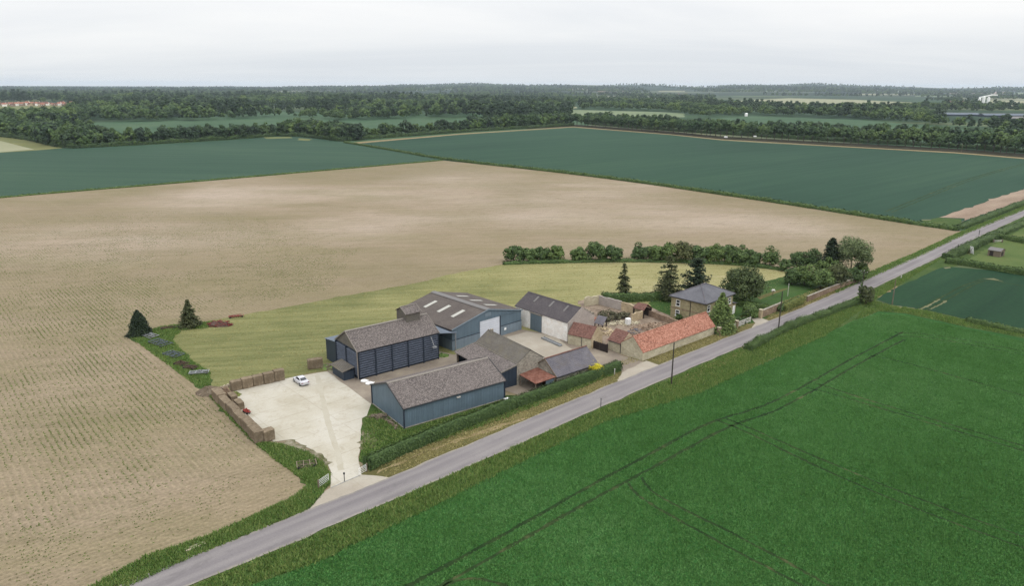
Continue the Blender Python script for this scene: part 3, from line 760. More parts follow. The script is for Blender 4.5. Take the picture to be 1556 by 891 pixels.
sheet('left_far_field', GP([(-500, 262), (0, 232), (94, 226), (234, 220), (368, 212), (418, 206.3), (468, 208.6), (520, 216), (548, 219), (600, 229), (675, 243), (330, 273), (0, 300), (-500, 349)]), .05, 'crop_left', 20, .5)
sheet('right_far_field', GP([(548, 217.5), (700, 204.5), (872, 194), (1020, 205.5), (1096, 213.5), (1261, 223), (1450, 233.5), (1556, 242), (1760, 257), (1760, 235), (1790, 262), (1556, 294), (1459, 344), (1450, 349), (1180, 306), (900, 266), (675, 242)]), .05, 'crop_right', 20, .5)
sheet('farm_track', GP([(536, 216.5), (700, 203), (872, 192.4), (1020, 204.2), (1096, 211.8), (1261, 221.2), (1450, 231.4), (1556, 240), (1760, 256), (1760, 257.5), (1556, 241.6), (1450, 232.8), (1261, 222.3), (1096, 212.8), (1020, 205), (872, 193.4), (700, 204.4), (545, 218)]), .08, 'dirt', 14, .35)
for i, p in enumerate(([(400, 208.5), (440, 207.6), (445, 210), (405, 211)], [(455, 210), (475, 211.5), (468, 214), (452, 213)])):
    sheet('bare_patch', GP(p), .08, 'olive', 3, .6)
# the beet field and everything laid over it
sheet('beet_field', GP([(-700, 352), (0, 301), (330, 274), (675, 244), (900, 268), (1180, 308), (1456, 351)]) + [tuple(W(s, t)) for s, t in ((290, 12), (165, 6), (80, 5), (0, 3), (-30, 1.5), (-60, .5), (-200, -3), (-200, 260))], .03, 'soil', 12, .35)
sheet('wheat_field', [tuple(p) for p in GP([(370, 893), (482, 853), (639, 777), (766, 713), (920, 638), (1007, 603), (1064, 594), (1115, 571), (1151, 553), (1203, 530), (1254, 507), (1300, 484), (1335, 474), (1375, 477), (1466, 497), (1556, 515), (1800, 572)])] + [tuple(W(170, -170)), tuple(W(60, -190)), tuple(W(-70, -120)), tuple(W(-80, -12))], .04, 'wheat', 2.5, .22)
sheet('small_green_field', GP([(1326, 453), (1364, 436.5), (1414, 414), (1437, 405.5), (1504, 411), (1556, 418), (1760, 447), (1760, 545), (1556, 504), (1470, 486), (1406, 471), (1353, 463)]), .06, 'crop_small', 4, .3)
sheet('paddock', GP([(1437, 398), (1470, 382), (1513, 360), (1556, 369), (1760, 402), (1760, 448), (1556, 417), (1500, 408)]), .05, 'paddock', 4, .2)
sheet('roadside_field', GP([(1515, 356), (1556, 338), (1760, 268), (1850, 300), (1760, 398), (1556, 368)]), .05, 'paddock', 4, .2)
sheet('bare_strip', GP([(1427, 330.5), (1448, 323), (1480, 313), (1520, 299), (1556, 287), (1660, 251), (1660, 268), (1556, 305), (1499, 325), (1459, 339), (1466, 332)]), .08, 'strip', 5, .7)
sheet('green_corner', GP([(1400, 336), (1427, 331), (1462, 333), (1459, 341), (1448, 348), (1420, 343)]), .07, 'grass', 4, .4)
# grass margins of the lane
VN = GP([(134, 895), (223, 846), (316, 816), (390, 783), (446, 757), (468, 738), (449.5, 723), (420, 701), (386, 673), (352, 640), (318, 602), (326, 604), (356, 640), (392, 674), (417, 675), (440, 680), (470, 690), (493, 706), (502, 722), (501, 736), (478, 764), (464, 778), (380, 813), (297, 847), (197, 893)])
sheet('verge_north', VN + [tuple(W(-200, -6)), tuple(W(-200, -2))], .07, 'grass', 1.2, .22)
sheet('verge_south', [tuple(W(*p)) for p in ((-200, -7), (-60, -5.5), (0, -5), (40, -4), (70, -3.4), (130, -2.6), (165, -1.4), (230, 1.5), (285, 5), (360, 8), (600, 18), (600, 10), (360, 2), (285, -2.5), (232, -6), (180, -8))] + GP([(1326, 456), (1300, 486), (1254, 509), (1203, 532), (1151, 555), (1115, 573), (1064, 596), (1007, 605), (920, 640), (766, 715), (639, 779), (482, 855), (370, 896)]) + [tuple(W(-80, -13)), tuple(W(-200, -14))], .055, 'grass', 2, .3)
sheet('verge_farm', [tuple(W(*p)) for p in ((13, -.2), (24, -.2), (41, .6), (62, 1.4), (100, 2.1), (131, 2.4), (165, 3.6), (168, 8), (165, 10), (131, 9.5), (100, 9.5), (80, 9.5), (70, 8), (41, 7.5), (26, 6.2), (10, 5.2))], .07, 'verge', 2, .3)
VF = [tuple(W(*p)) for p in ((160, 3.4), (230, 6.4), (285, 9.9), (360, 12), (600, 24), (600, 29), (360, 15.6), (285, 13.2), (230, 9.7), (165, 7.2))]
sheet('verge_far', VF, .075, 'grass', 2, .3)
sheet('field_headland', GP([(1298, 489), (1326, 455), (1353, 464), (1406, 472), (1470, 487), (1556, 505), (1640, 525), (1640, 536), (1556, 515), (1466, 497.5), (1375, 477), (1335, 474)]), .056, 'grass', 2, .2)
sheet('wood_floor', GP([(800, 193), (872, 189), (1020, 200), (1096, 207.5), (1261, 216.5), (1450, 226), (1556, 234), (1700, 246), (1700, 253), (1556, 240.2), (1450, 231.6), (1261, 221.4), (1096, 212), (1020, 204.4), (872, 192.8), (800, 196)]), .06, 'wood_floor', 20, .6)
sheet('bare_verge', GP([(1004, 592), (1040, 571), (1090, 548), (1138, 525.5), (1152, 523), (1136, 534), (1110, 548), (1066, 570), (1030, 585)]), .085, 'dirt', 1.2, .3)
sheet('bare_verge.001', GP([(1330, 447), (1360, 432), (1364, 436), (1340, 450), (1326, 456)]), .085, 'dirt', 1.2, .3)
sheet('bare_verge.002', GP([(572, 722), (640, 690), (760, 652), (800, 636), (760, 645), (690, 670), (620, 700), (575, 716)]), .085, 'dirt', 1.2, .2)
# farmstead ground
LAWN = GP([(196, 512), (214, 508), (246, 496), (292, 494.5), (330, 486), (375, 478), (500, 455), (640, 429), (700, 414), (765, 402.5), (860, 400), (960, 398.5), (1100, 402), (1192, 412), (1200, 420), (1170, 446), (1120, 470), (1020, 480), (945, 470), (880, 480), (780, 520), (560, 585), (497, 564), (470, 568), (434, 576), (352, 594), (322, 590), (304, 592), (262, 560)])
sheet('hay_meadow', LAWN, .06, 'lawn', 2.5, .3)
sheet('grass_bank', GP([(196, 512), (214, 508), (246, 496.5), (292, 495), (335, 488), (330, 497), (275, 503), (262, 518), (290, 548), (318, 566), (322, 588), (304, 592), (262, 560)]), .07, 'grass', 1.5, .3)
sheet('house_garden', GP([(985, 452), (1020, 446), (1120, 440), (1195, 420), (1300, 412), (1316, 424), (1240, 452), (1160, 486), (1090, 509), (1060, 500), (1020, 486), (986, 472)]), .075, 'garden', 2, .25)
sheet('farmyard', GP([(497, 566), (517, 548), (600, 520), (690, 540), (780, 500), (862, 512), (925, 530), (946, 541.5), (978, 551), (1001, 555), (982, 566), (964, 576), (945, 567), (937, 553), (850, 592), (790, 602), (766, 594), (700, 602), (573, 616), (564, 615)]), .09, 'oldyard', 2, .12)
sheet('inner_yard', GP([(770, 513), (800, 505), (840, 510), (880, 540), (900, 545), (860, 552), (822, 560), (790, 535)]), .10, 'apron', 1, .1)
sheet('ruin_ground', GP([(878, 458), (910, 452), (990, 468), (1024, 484), (1010, 500), (962, 515), (925, 534), (898, 527), (905, 505)]), .095, 'rubble', 1, .2)
sheet('barn_grass', GP([(564, 615), (551, 636), (545.5, 702), (557, 712), (945, 565), (937, 553), (850, 593), (790, 603), (766, 602), (700, 610), (615, 640), (569, 613)]), .10, 'grass', 1.2, .18)
sheet('concrete_yard', GP([(497, 565.6), (564, 615), (557.5, 633), (550, 637), (545, 703), (549.5, 723), (502, 743), (503, 718), (497, 699), (481, 689.5), (443, 669), (416, 673), (400, 655), (372, 638), (352, 607), (352, 596), (434, 576.5), (470, 570)]), .11, 'yard', 1.5, .07)
ribbon('tyre_stain', smooth_line(GP([(482, 572), (487, 590), (492, 615), (500, 650), (514, 690), (518, 716)]), 3), .9, .115, 'stain', jit=.25)
sheet('gateway', GP([(502, 743), (549.5, 723), (566, 724), (596, 728), (530, 756), (463, 784), (478, 767), (490, 752)]), .112, 'apron', .8, .06)
sheet('yard_entrance', GP([(945, 567), (982, 549), (1001, 556), (1006, 558), (990, 567), (960, 579), (935, 589), (940, 575)]), .112, 'apron', 1, .1)
sheet('house_drive', GP([(1140, 484), (1157, 484), (1172, 490), (1160, 495), (1140, 501), (1148, 492)]), .112, 'apron', 1, .05)
for p in ([(425, 674), (443, 669), (481, 689.5), (497, 699), (501, 718), (488, 716), (470, 708), (452, 694), (436, 684)], [(550, 655), (570, 655), (572, 680), (548, 685)]):
    sheet('stony_patch', GP(p), .12, 'stones', .6, .3)
sheet('path', GP([(1150, 452), (1180, 442), (1200, 438), (1180, 446), (1155, 456)]), .085, 'verge', 2, .1)
# the lane
def lane():
    cs = [(-400, -9), (-200, -5.2), (-60, -3.2), (-14, -2.45), (0, -2.6), (12, -2.45), (25, -2.2), (41, -1.35), (60, -.8), (78, -.5), (100, -.2), (131, .0), (152, .6), (172, 1.75), (230, 4.4), (284, 7.9), (360, 10.6), (470, 15), (620, 22), (900, 36)]
    ss = np.arange(-400, 900, 2.5); tt = np.interp(ss, [c[0] for c in cs], [c[1] for c in cs]); k = np.ones(9) / 9
    tt = np.convolve(np.pad(tt, 4, 'edge'), k, 'valid'); r = np.random.default_rng(5)
    offs = [-2.75, -1.4, 0, 1.4, 2.75]; v = []; uv = []
    for s, t in zip(ss, tt):
        for o in offs:
            e = o + (r.normal(0, .10) if abs(o) > 2 else 0); p = W(s, t + e); v.append((p[0], p[1], .0 + .04 * (1 - (o / 2.75) ** 2))); uv.append((s, o))
    n = len(ss); f = np.array([(i * 5 + j, i * 5 + 5 + j, i * 5 + 6 + j, i * 5 + 1 + j) for i in range(n - 1) for j in range(4)])[:, ::-1]
    me = mesh_np('road', np.array(v), f, MAT['road']); u = me.uv_layers.new(name='UVMap')
    vi = np.zeros(len(me.loops), np.int32); me.loops.foreach_get('vertex_index', vi); u.data.foreach_set('uv', np.array(uv, np.float32)[vi].ravel())
    o = obj('road', me, None, (0, 0, .12)); o['kind'] = 'structure'
    return ss, tt
RS, RT = lane()

# tramlines pressed through the wheat and the small field
TR = [[(600, 903), (631, 886), (760, 817), (900, 737), (960, 706), (1060, 651), (1098, 636), (1153, 621), (1188, 605), (1237, 579), (1288, 549), (1372, 505)],
      [(645, 905), (669, 892), (800, 818), (900, 760), (984, 716), (1060, 674), (1111, 647), (1174, 627.5), (1192, 618), (1237, 594), (1305, 553), (1374, 517)],
      [(1225, 590), (1260, 598), (1340, 622), (1440, 652), (1600, 700)], [(1238, 583), (1270, 593), (1345, 617), (1450, 648), (1600, 692)],
      [(1090, 640), (1130, 655), (1240, 710), (1390, 775), (1600, 850)], [(1104, 637), (1150, 656), (1250, 700), (1400, 762), (1600, 832)],
      [(955, 735), (965, 752), (1010, 780), (1120, 840), (1240, 902)], [(975, 726), (985, 745), (1020, 766), (1150, 830), (1275, 900)],
      [(1318, 540), (1370, 550), (1450, 572), (1600, 615)], [(1350, 512), (1400, 512), (1450, 520), (1600, 548)], [(1360, 506), (1405, 508), (1460, 516), (1600, 543)],
      [(660, 900), (700, 880), (740, 882), (790, 900)]]
TRW = [smooth_line(GP(t), 3) for t in TR]
for i, t in enumerate(TRW):
    ribbon('wheel_track', t, .62 if i < 2 else .5, .05, 'track', jit=.45, seed=i)
TS = [smooth_line(GP(t), 2) for t in ([(1388, 474), (1396, 470), (1429, 453.5), (1460, 435.5), (1496, 423.5)], [(1402, 474), (1412, 469), (1437, 457), (1470, 438), (1500, 424), (1524, 430), (1560, 436)])]
for i, t in enumerate(TS): ribbon('wheel_track', t, .6, .065, 'track', jit=.5, seed=i + 30)
for p in ([(1395, 471), (1410, 464), (1428, 455), (1429, 456.5), (1411, 466), (1397, 472.5)], [(1411, 471), (1430, 461.5), (1438, 457), (1439, 459), (1424, 467)], [(1494, 424), (1510, 423.5), (1526, 429), (1510, 426)], [(1433, 407), (1444, 406), (1445, 408), (1436, 409)],
          [(1400, 334), (1415, 334), (1414, 335.3), (1401, 335.3)], [(1150, 554.5), (1178, 542), (1202, 531.5), (1203, 533), (1180, 544), (1153, 556)], [(1064, 595), (1080, 589), (1081, 591), (1066, 597)], [(1355, 464), (1390, 469), (1389, 471), (1356, 466)]):
    sheet('bare_patch', GP(p), .09, 'chalk', .8, .12)
TF = smooth_line(GP([(1345, 322), (1400, 300), (1470, 272), (1556, 248), (1640, 228)]), 2)
ribbon('wheel_track', TF, 1.0, .07, 'track', jit=.5, seed=40); ribbon('wheel_track', [p + np.array([2.2, -1.5]) for p in TF], .8, .07, 'track', jit=.5, seed=41)

def track_dist(P, lines):
    d = np.full(len(P), 99.)
    for t in lines:
        t = np.array(t)
        for a, b in zip(t[:-1], t[1:]):
            ab = b - a; u = np.clip(((P - a) @ ab) / (ab @ ab), 0, 1); d = np.minimum(d, np.hypot(*(P - a - u[:, None] * ab).T))
    return d
# wheat canopy: blades standing all over the part of the field in view, none in the wheel tracks
WP = GP([(380, 893), (482, 855), (639, 779), (766, 715), (920, 640), (1007, 606), (1064, 597), (1115, 574), (1203, 533), (1254, 510), (1300, 487), (1335, 477), (1375, 480), (1466, 500), (1600, 530), (1600, 910), (380, 910)])
wp = sample_poly(WP, 280000, 11); wp = wp[(track_dist(wp, TRW[:2]) > .36) & (track_dist(wp, TRW[2:]) > .32)]
o = tufts('wheat', wp, .04, .17, .19, 'wheat_leaf', 12, 2); o['label'] = 'dense green young wheat standing over the field right of the lane'
# drilled beet seedlings in rows
def seedlings():
    r = np.random.default_rng(8)
    P = GP([(-40, 318), (330, 322), (560, 360), (500, 440), (330, 476), (245, 492), (195, 480), (190, 520), (300, 600), (380, 672), (420, 705), (455, 735), (440, 756), (380, 784), (300, 818), (220, 848), (120, 893), (-40, 960)])
    s, t = np.meshgrid(np.arange(-200, 170, .9), np.arange(4, 330, .22)); q = O_ + s.ravel()[:, None] * U + t.ravel()[:, None] * V
    s2, t2 = np.meshgrid(np.arange(-200, 60, .4), np.arange(3, 20, .8)); q2 = O_ + s2.ravel()[:, None] * U + t2.ravel()[:, None] * V
    far = t.ravel() > 19.5; q = np.concatenate([q[far], q2])
    q = q + r.normal(0, .07, q.shape); q = q[inpoly(q, P)]
    def nse(p, sc, ph): return np.sin(p[:, 0] * sc + ph) * np.sin(p[:, 1] * sc * 1.3 + ph * 2) + .6 * np.sin(p[:, 0] * sc * 2.3 + p[:, 1] * sc * 1.1 + ph * 3) + .5 * np.sin(p[:, 1] * sc * 3.1 - p[:, 0] * sc * 2.4 + ph)
    k = .36 + .30 * nse(q, .05, 1.3) + .22 * nse(q, .23, 2.1)
    q = q[r.random(len(q)) < np.clip(k, .04, .95) * np.clip((285 - (q - O_) @ V) / 200, 0, 1) * np.clip(1.15 - ((q - O_) @ U) / 110, .0, 1)]
    return q
sp = seedlings()
o = tufts('beet_seedlings', sp, .03, .12, .23, 'seedling', 4, 3, spread=.3); o['label'] = 'small green beet seedlings in dotted rows across the bare soil'
# grass blades along margins and round the farm
def on(poly, n, seed): return sample_poly(poly, n, seed)
gv = [on(VN, 7000, 1), on(VF, 9000, 21), on(GP([(1300, 487), (1326, 457), (1353, 465), (1406, 473), (1470, 488), (1556, 506), (1556, 513), (1466, 496), (1375, 476), (1335, 473)]), 3000, 22),
      on([tuple(W(*p)) for p in ((-60, -5.9), (0, -5.6), (40, -4.5), (70, -4.1), (130, -3.3), (165, -2.2), (230, .7))] + GP([(1326, 458), (1254, 511), (1151, 557), (1064, 598), (920, 642), (766, 717), (639, 781), (482, 857), (360, 896)]), 26000, 2),
      on(GP([(556, 640), (547, 700), (560, 708), (760, 640), (930, 572), (930, 560), (850, 596), (766, 610), (615, 656), (572, 622)]), 5000, 3),
      on(GP([(196, 512), (214, 508), (246, 497), (335, 488), (330, 496), (275, 503), (262, 518), (290, 548), (318, 566), (320, 586), (304, 590), (262, 560)]), 5000, 4)]
o = tufts('verge_grass', np.concatenate(gv), .06, .38, .22, 'tuft', 5, 3); o['label'] = 'rough green grass along the lane margins and round the barns'
gd = [on([tuple(W(*p)) for p in ((13, .6), (41, 1.2), (62, 2.0), (100, 2.8), (131, 3.1), (165, 4.3), (165, 9.4), (131, 9.2), (80, 9), (41, 7), (14, 5))], 9000, 6), on(GP([(1010, 592), (1040, 574), (1138, 528), (1130, 540), (1066, 575)]), 800, 7)]
gd = np.concatenate(gd)
for q in (GP([(935, 560), (985, 545), (1010, 555), (1000, 575), (945, 592)]), GP([(1135, 482), (1160, 482), (1176, 490), (1160, 497), (1138, 502)])): gd = gd[~inpoly(gd, q)]
o = tufts('dry_grass', gd, .07, .16, .2, 'dryblade', 6, 3); o['label'] = 'dry straw coloured grass on the verge in front of the farm'
hm = on(LAWN, 16000, 9)
o = tufts('mown_hay', hm, .06, .06, .45, 'dryblade', 10, 2); o['label'] = 'short mown hay stubble over the meadow behind the barns'

# ================================================================== BUILDINGS
def lerp(a, b, k): return a + (b - a) * k
def pent(L_, W_, e, rg, k=.5, e2=None, x0=0, x1=None):
    """walls of a gabled building, ridge along x"""
    e2 = e if e2 is None else e2; x1 = L_ if x1 is None else x1
    sec = [(0, 0), (W_, 0), (W_, e2), (W_ * k, rg), (0, e)]
    return MB().solid([(x0, y, z) for y, z in sec], [(x1, y, z) for y, z in sec])
def slopes(L_, W_, e, rg, k=.5, e2=None, ov=.25, ovx=.2, th=.12, x0=0, x1=None, lift=.03):
    """two roof slopes with thickness"""
    e2 = e if e2 is None else e2; x1 = L_ if x1 is None else x1; m = MB(); yr = W_ * k
    for y0, z0 in ((0, e), (W_, e2)):
        dy = y0 - yr; dz = z0 - rg; ln = math.hypot(dy, dz); uy, uz = dy / ln, dz / ln
        a = (yr, rg + lift); b = (yr + uy * (ln + ov), rg + lift + uz * (ln + ov))
        m.solid([(x0 - ovx, a[0], a[1]), (x1 + ovx, a[0], a[1]), (x1 + ovx, b[0], b[1]), (x0 - ovx, b[0], b[1])],
                [(x0 - ovx, a[0], a[1] + th), (x1 + ovx, a[0], a[1] + th), (x1 + ovx, b[0], b[1] + th), (x0 - ovx, b[0], b[1] + th)])
    return m
def onslope(W_, e, rg, k, side, x0, x1, s0, s1, lift=.18, th=.05, e2=None):
    """a panel lying on a roof slope; s runs 0 at the eave to 1 at the ridge"""
    ye, ze = (0, e) if side == 0 else (W_, e if e2 is None else e2); yr = W_ * k
    p = lambda s, dz: (lerp(ye, yr, s), lerp(ze, rg, s) + dz)
    a, b = p(s0, lift), p(s1, lift)
    return MB().solid([(x0, *a), (x1, *a), (x1, *b), (x0, *b)], [(x0, a[0], a[1] + th), (x1, a[0], a[1] + th), (x1, b[0], b[1] + th), (x0, b[0], b[1] + th)])
def ridge(m, L_, W_, rg, k=.5, w=.35, ovx=.2, lift=.17, x0=0):
    y = W_ * k
    return m.solid([(x0 - ovx, y - w, rg + lift - .10), (x0 - ovx, y, rg + lift + .06), (x0 - ovx, y + w, rg + lift - .10)],
                   [(L_ + ovx, y - w, rg + lift - .10), (L_ + ovx, y, rg + lift + .06), (L_ + ovx, y + w, rg + lift - .10)])
class Many:
    """several pieces built as parts of their own under one name"""
    def __init__(s): s.p = []
    def new(s): s.p.append(MB()); return s.p[-1]
    def box(s, *a): s.new().box(*a); return s
    def beam(s, *a): s.new().beam(*a); return s
    def build(s, name, mat, par): return [q.build(name, mat, par) for q in s.p]
def verges(L_, W_, e, rg, k=.5, e2=None, ov=.25, ovx=.22, ends=(0, 1)):
    e2 = e if e2 is None else e2; mm = Many(); yr = W_ * k
    for en in ends:
        x = -ovx - .03 if en == 0 else L_ + ovx + .03; m = mm.new()
        for y0, z0 in ((0, e), (W_, e2)):
            dy = y0 - yr; dz = z0 - rg; ln = math.hypot(dy, dz)
            m.beam((x, yr, rg + .10), (x, yr + dy / ln * (ln + ov), rg + .10 + dz / ln * (ln + ov)), .10, .24)
    return mm
def gutter(L_, y, z, x0=0, r=.07): return MB().beam((x0 - .2, y, z), (L_ + .2, y, z), .14, .12)
CLOSE = 'farm buildings round the yard'

# --- blue barn next to the lane
o0 = G(614.7, 652.4); th = ang(o0, G(766.3, 607.5)); L_ = 20.4; W_ = 12.1; e = 3.75; rg = 6.3
b = thing('blue_barn', 'blue grey metal clad barn with a speckled brown roof beside the long road hedge', 'barn', o0, th, CLOSE)
pent(L_, W_, e, rg, .47).build('wall', MAT['blueclad'], b)
slopes(L_, W_, e, rg, .47).build('roof', MAT['speckle'], b)
ridge(MB(), L_, W_, rg, .47).build('ridge_cap', MAT['trim'], b)
verges(L_, W_, e, rg, .47).build('bargeboard', MAT['gutter'], b)
gutter(L_, -.36, e - .05).build('gutter', MAT['gutter'], b)
m = Many()
for x, y in ((-.04, -.04), (L_ + .04, -.04), (-.04, W_ + .04)): m.box(x - .1, x + .1, y - .1, y + .1, 0, e - .12)
m.build('corner_trim', MAT['navy'], b)
MB().box(-.12, L_ + .12, -.12, W_ + .12, 0, .22).build('plinth', MAT['flint'], b)
MB().box(10.2, 10.9, -.30, -.02, e - .75, e - .55).build('floodlight', MAT['offwhite'], b)
# --- slatted store
o0 = G(545.8, 577.9); th = R(38.8); L_ = 18.3; W_ = 9.2; e = 5.85; rg = 8.75
b = thing('slatted_store', 'tall navy crop store with horizontal slatted walls and a hoist cabin on its ridge', 'barn', o0, th, CLOSE)
pent(L_, W_, e, rg).build('wall', MAT['navy'], b)
m = MB()
for i in range(11):
    z = .55 + i * .475
    m.solid([(.1, -.05, z), (L_ - .1, -.05, z), (L_ - .1, -.28, z - .02), (.1, -.28, z - .02)], [(.1, -.05, z + .24), (L_ - .1, -.05, z + .24), (L_ - .1, -.22, z + .06), (.1, -.22, z + .06)])
m.build('slats', MAT['navyslat'], b)
m = MB()
for i in range(10):
    z = .95 + i * .475
    m.solid([(-.05, W_ - .1, z), (-.05, .1, z), (-.28, .1, z - .02), (-.28, W_ - .1, z - .02)], [(-.05, W_ - .1, z + .24), (-.05, .1, z + .24), (-.22, .1, z + .06), (-.22, W_ - .1, z + .06)])
m.build('gable_slats', MAT['navyslat'], b)
m = Many()
for i in range(6):
    x = .0 + i * L_ / 5; m.box(max(x - .12, .03), min(x + .12, L_ - .03), -.36, -.002, .0, e - .1)
for y in (W_ * .5, W_ - .1): m.box(-.36, -.002, y - .12, y + .12, 0, e - .1)
m.build('wall_post', MAT['navy'], b)
MB().box(-.40, -.24, -.40, -.24, 0, e).build('corner_post', MAT['trim'], b)
m = MB(); m.solid([(-.06, .1, e + .02), (-.06, W_ - .1, e + .02), (-.06, W_ * .5, rg - .1)], [(-.02, .1, e + .02), (-.02, W_ - .1, e + .02), (-.02, W_ * .5, rg - .1)]); m.build('gable_sheet', MAT['greyroof'], b)
slopes(L_, W_, e, rg).build('roof', MAT['speckle'], b)
ridge(MB(), L_, W_, rg).build('ridge_cap', MAT['trim'], b)
verges(L_, W_, e, rg).build('bargeboard', MAT['trim'], b)
gutter(L_, -.36, e - .02).build('gutter', MAT['gutter'], b)
# hoist cabin straddling the ridge
cx0, cx1, cy0, cy1, ce, cr = 13.0, 16.3, 3.5, 7.4, 10.0, 11.0
sec = [(cy0, 6.9), (cy1, 6.9), (cy1, ce), ((cy0 + cy1) / 2, cr), (cy0, ce)]
c = MB().solid([(cx0, y, z) for y, z in sec], [(cx1, y, z) for y, z in sec]).build('hoist_cabin', MAT['greyroof'], b)
m = MB(); ym = (cy0 + cy1) / 2
for y0, s in ((cy0 - .25, 1), (cy1 + .25, -1)):
    m.solid([(cx0 - .2, y0, ce - .08), (cx1 + .2, y0, ce - .08), (cx1 + .2, ym, cr + .04), (cx0 - .2, ym, cr + .04)], [(cx0 - .2, y0, ce + .02), (cx1 + .2, y0, ce + .02), (cx1 + .2, ym, cr + .14), (cx0 - .2, ym, cr + .14)])
m.build('cabin_roof', MAT['speckle'], c)
m = Many(); m.beam((cx0 - .24, cy0 - .25, ce - .03), (cx0 - .24, ym, cr + .1), .1, .22); m.beam((cx1 + .24, cy0 - .25, ce - .03), (cx1 + .24, ym, cr + .1), .1, .22); m.beam((cx0 - .2, ym, cr + .18), (cx1 + .2, ym, cr + .18), .25, .12)
m.build('cabin_trim', MAT['trim'], c)
# lean-to along the back and the little porch on the gable
le = MB().solid([(-.0, W_ + .01, 0), (9, W_ + .01, 0), (9, W_ + 5.2, 0), (0, W_ + 5.2, 0)], [(0, W_ + .01, 5.2), (9, W_ + .01, 5.2), (9, W_ + 5.2, 4.5), (0, W_ + 5.2, 4.5)]).build('lean_to', MAT['navyclad'], b)
MB().solid([(-.2, W_ + .05, 5.23), (9.1, W_ + .05, 5.23), (9.1, W_ + 5.4, 4.53), (-.2, W_ + 5.4, 4.53)], [(-.2, W_ + .05, 5.33), (9.1, W_ + .05, 5.33), (9.1, W_ + 5.4, 4.63), (-.2, W_ + 5.4, 4.63)]).build('lean_to_roof', MAT['bluesheet'], le)
pr = MB().box(-2.6, -.37, 1.2, 6.2, 0, 1.9).build('porch', MAT['navyclad'], b)
MB().solid([(-3.0, .9, 1.93), (-.38, .9, 2.45), (-.38, 6.5, 2.45), (-3.0, 6.5, 1.93)], [(-3.0, .9, 2.03), (-.38, .9, 2.55), (-.38, 6.5, 2.55), (-3.0, 6.5, 2.03)]).build('porch_roof', MAT['greyroof'], pr)
# elevator spout on the long wall
m = MB(); m.bar((16.3, -.45, e - .3), (16.6, -1.2, 3.55), .09, 8); m.box(16.2, 17.1, -1.5, -.9, 3.25, 3.5); m.build('grain_spout', MAT['steel'], b)
# covered way to the big barn
cw = thing('covered_way', 'flat blue grey sheeted lean-to roof bridging the slatted store and the wide barn', 'lean-to', o0, th, CLOSE)
MB().solid([(L_ + .28, 1.3, 5.15), (L_ + 5.8, 1.3, 4.15), (L_ + 5.8, 8.6, 4.15), (L_ + .28, 8.6, 5.15)], [(L_ + .28, 1.3, 5.27), (L_ + 5.8, 1.3, 4.27), (L_ + 5.8, 8.6, 4.27), (L_ + .28, 8.6, 5.27)]).build('roof', MAT['bluesheet'], cw)
for x in (L_ + .5, L_ + 5.4): MB().box(x - .1, x + .1, 1.35, 1.55, 0, 5.08 - (x - L_) * .18).build('post', MAT['steel'], cw)
MB().box(L_ + .3, L_ + 5.7, 8.3, 8.5, 0, 4.1).build('back_wall', MAT['navyclad'], cw)
# --- wide blue barn with the white door
A0 = G(687.7, 533.7); B0 = G(791.6, 501.4); tg = ang(A0, B0); th = tg + math.pi / 2; L_ = 19.6; W_ = float(np.hypot(*(B0 - A0))); e = 4.8; rg = 7.15
b = thing('wide_blue_barn', 'widest blue barn with low brown roof, pale rooflights and a white door in its gable', 'barn', B0, th, CLOSE)
pent(L_, W_, e, rg).build('wall', MAT['blueclad'], b)
# lower walls of ribbed sheet, proud of the cladding; y runs from right to left here
dr0, dr1 = 4.6 + 3.6, 4.6 + 9.2
dr0, dr1 = 7.0, 12.9
m = Many(); m.box(-.10, -.005, -.1, dr0 - .25, 0, 2.3); m.box(-.10, -.005, dr1 + .05, W_ + .1, 0, 2.3); m.box(.0, L_, W_ + .005, W_ + .1, 0, 2.3); m.build('lower_wall', MAT['blueclad_low'], b)
m = Many(); m.box(-.14, -.006, -.12, dr0 - .25, 2.32, 2.42); m.box(-.14, -.006, dr1 + .05, W_ + .12, 2.32, 2.42); m.build('drip_flashing', MAT['navy'], b)
MB().box(-.16, -.006, dr0, dr1, .05, 4.9).build('sliding_door', MAT['whitedoor'], b)
MB().box(-.30, -.006, dr0 - .22, dr0 - .01, 0, 5.1).build('door_post', MAT['navy'], b)
MB().box(-.24, -.17, dr0 - 5, dr1 + .3, 4.95, 5.08).build('door_rail', MAT['blueclad'], b)
MB().box(-.05, -.004, W_ / 2 - .9, W_ / 2 + .9, 5.6, 6.45).build('gable_vent', MAT['blueclad_low'], b)
MB().box(-.16, -.11, 4.9, 5.5, 1.2, 1.75).build('notice_plate', MAT['white'], b)
slopes(L_, W_, e, rg, ov=.3).build('roof', MAT['bigroof'], b)
ridge(MB(), L_, W_, rg, w=.8, lift=.19).build('ridge_cap', MAT['skylight_old'], b)
verges(L_, W_, e, rg, ends=(0,)).build('bargeboard', MAT['blueclad_low'], b)
for x in (4.6, 9.6, 14.6):
    onslope(W_, e, rg, .5, 1, x - .5, x + .5, .36, .70).build('rooflight', MAT['skylight'], b)
    onslope(W_, e, rg, .5, 0, x - .5, x + .5, .36, .70).build('rooflight', MAT['skylight'], b)
gutter(L_, W_ + .38, e - .1).build('gutter', MAT['gutter'], b)
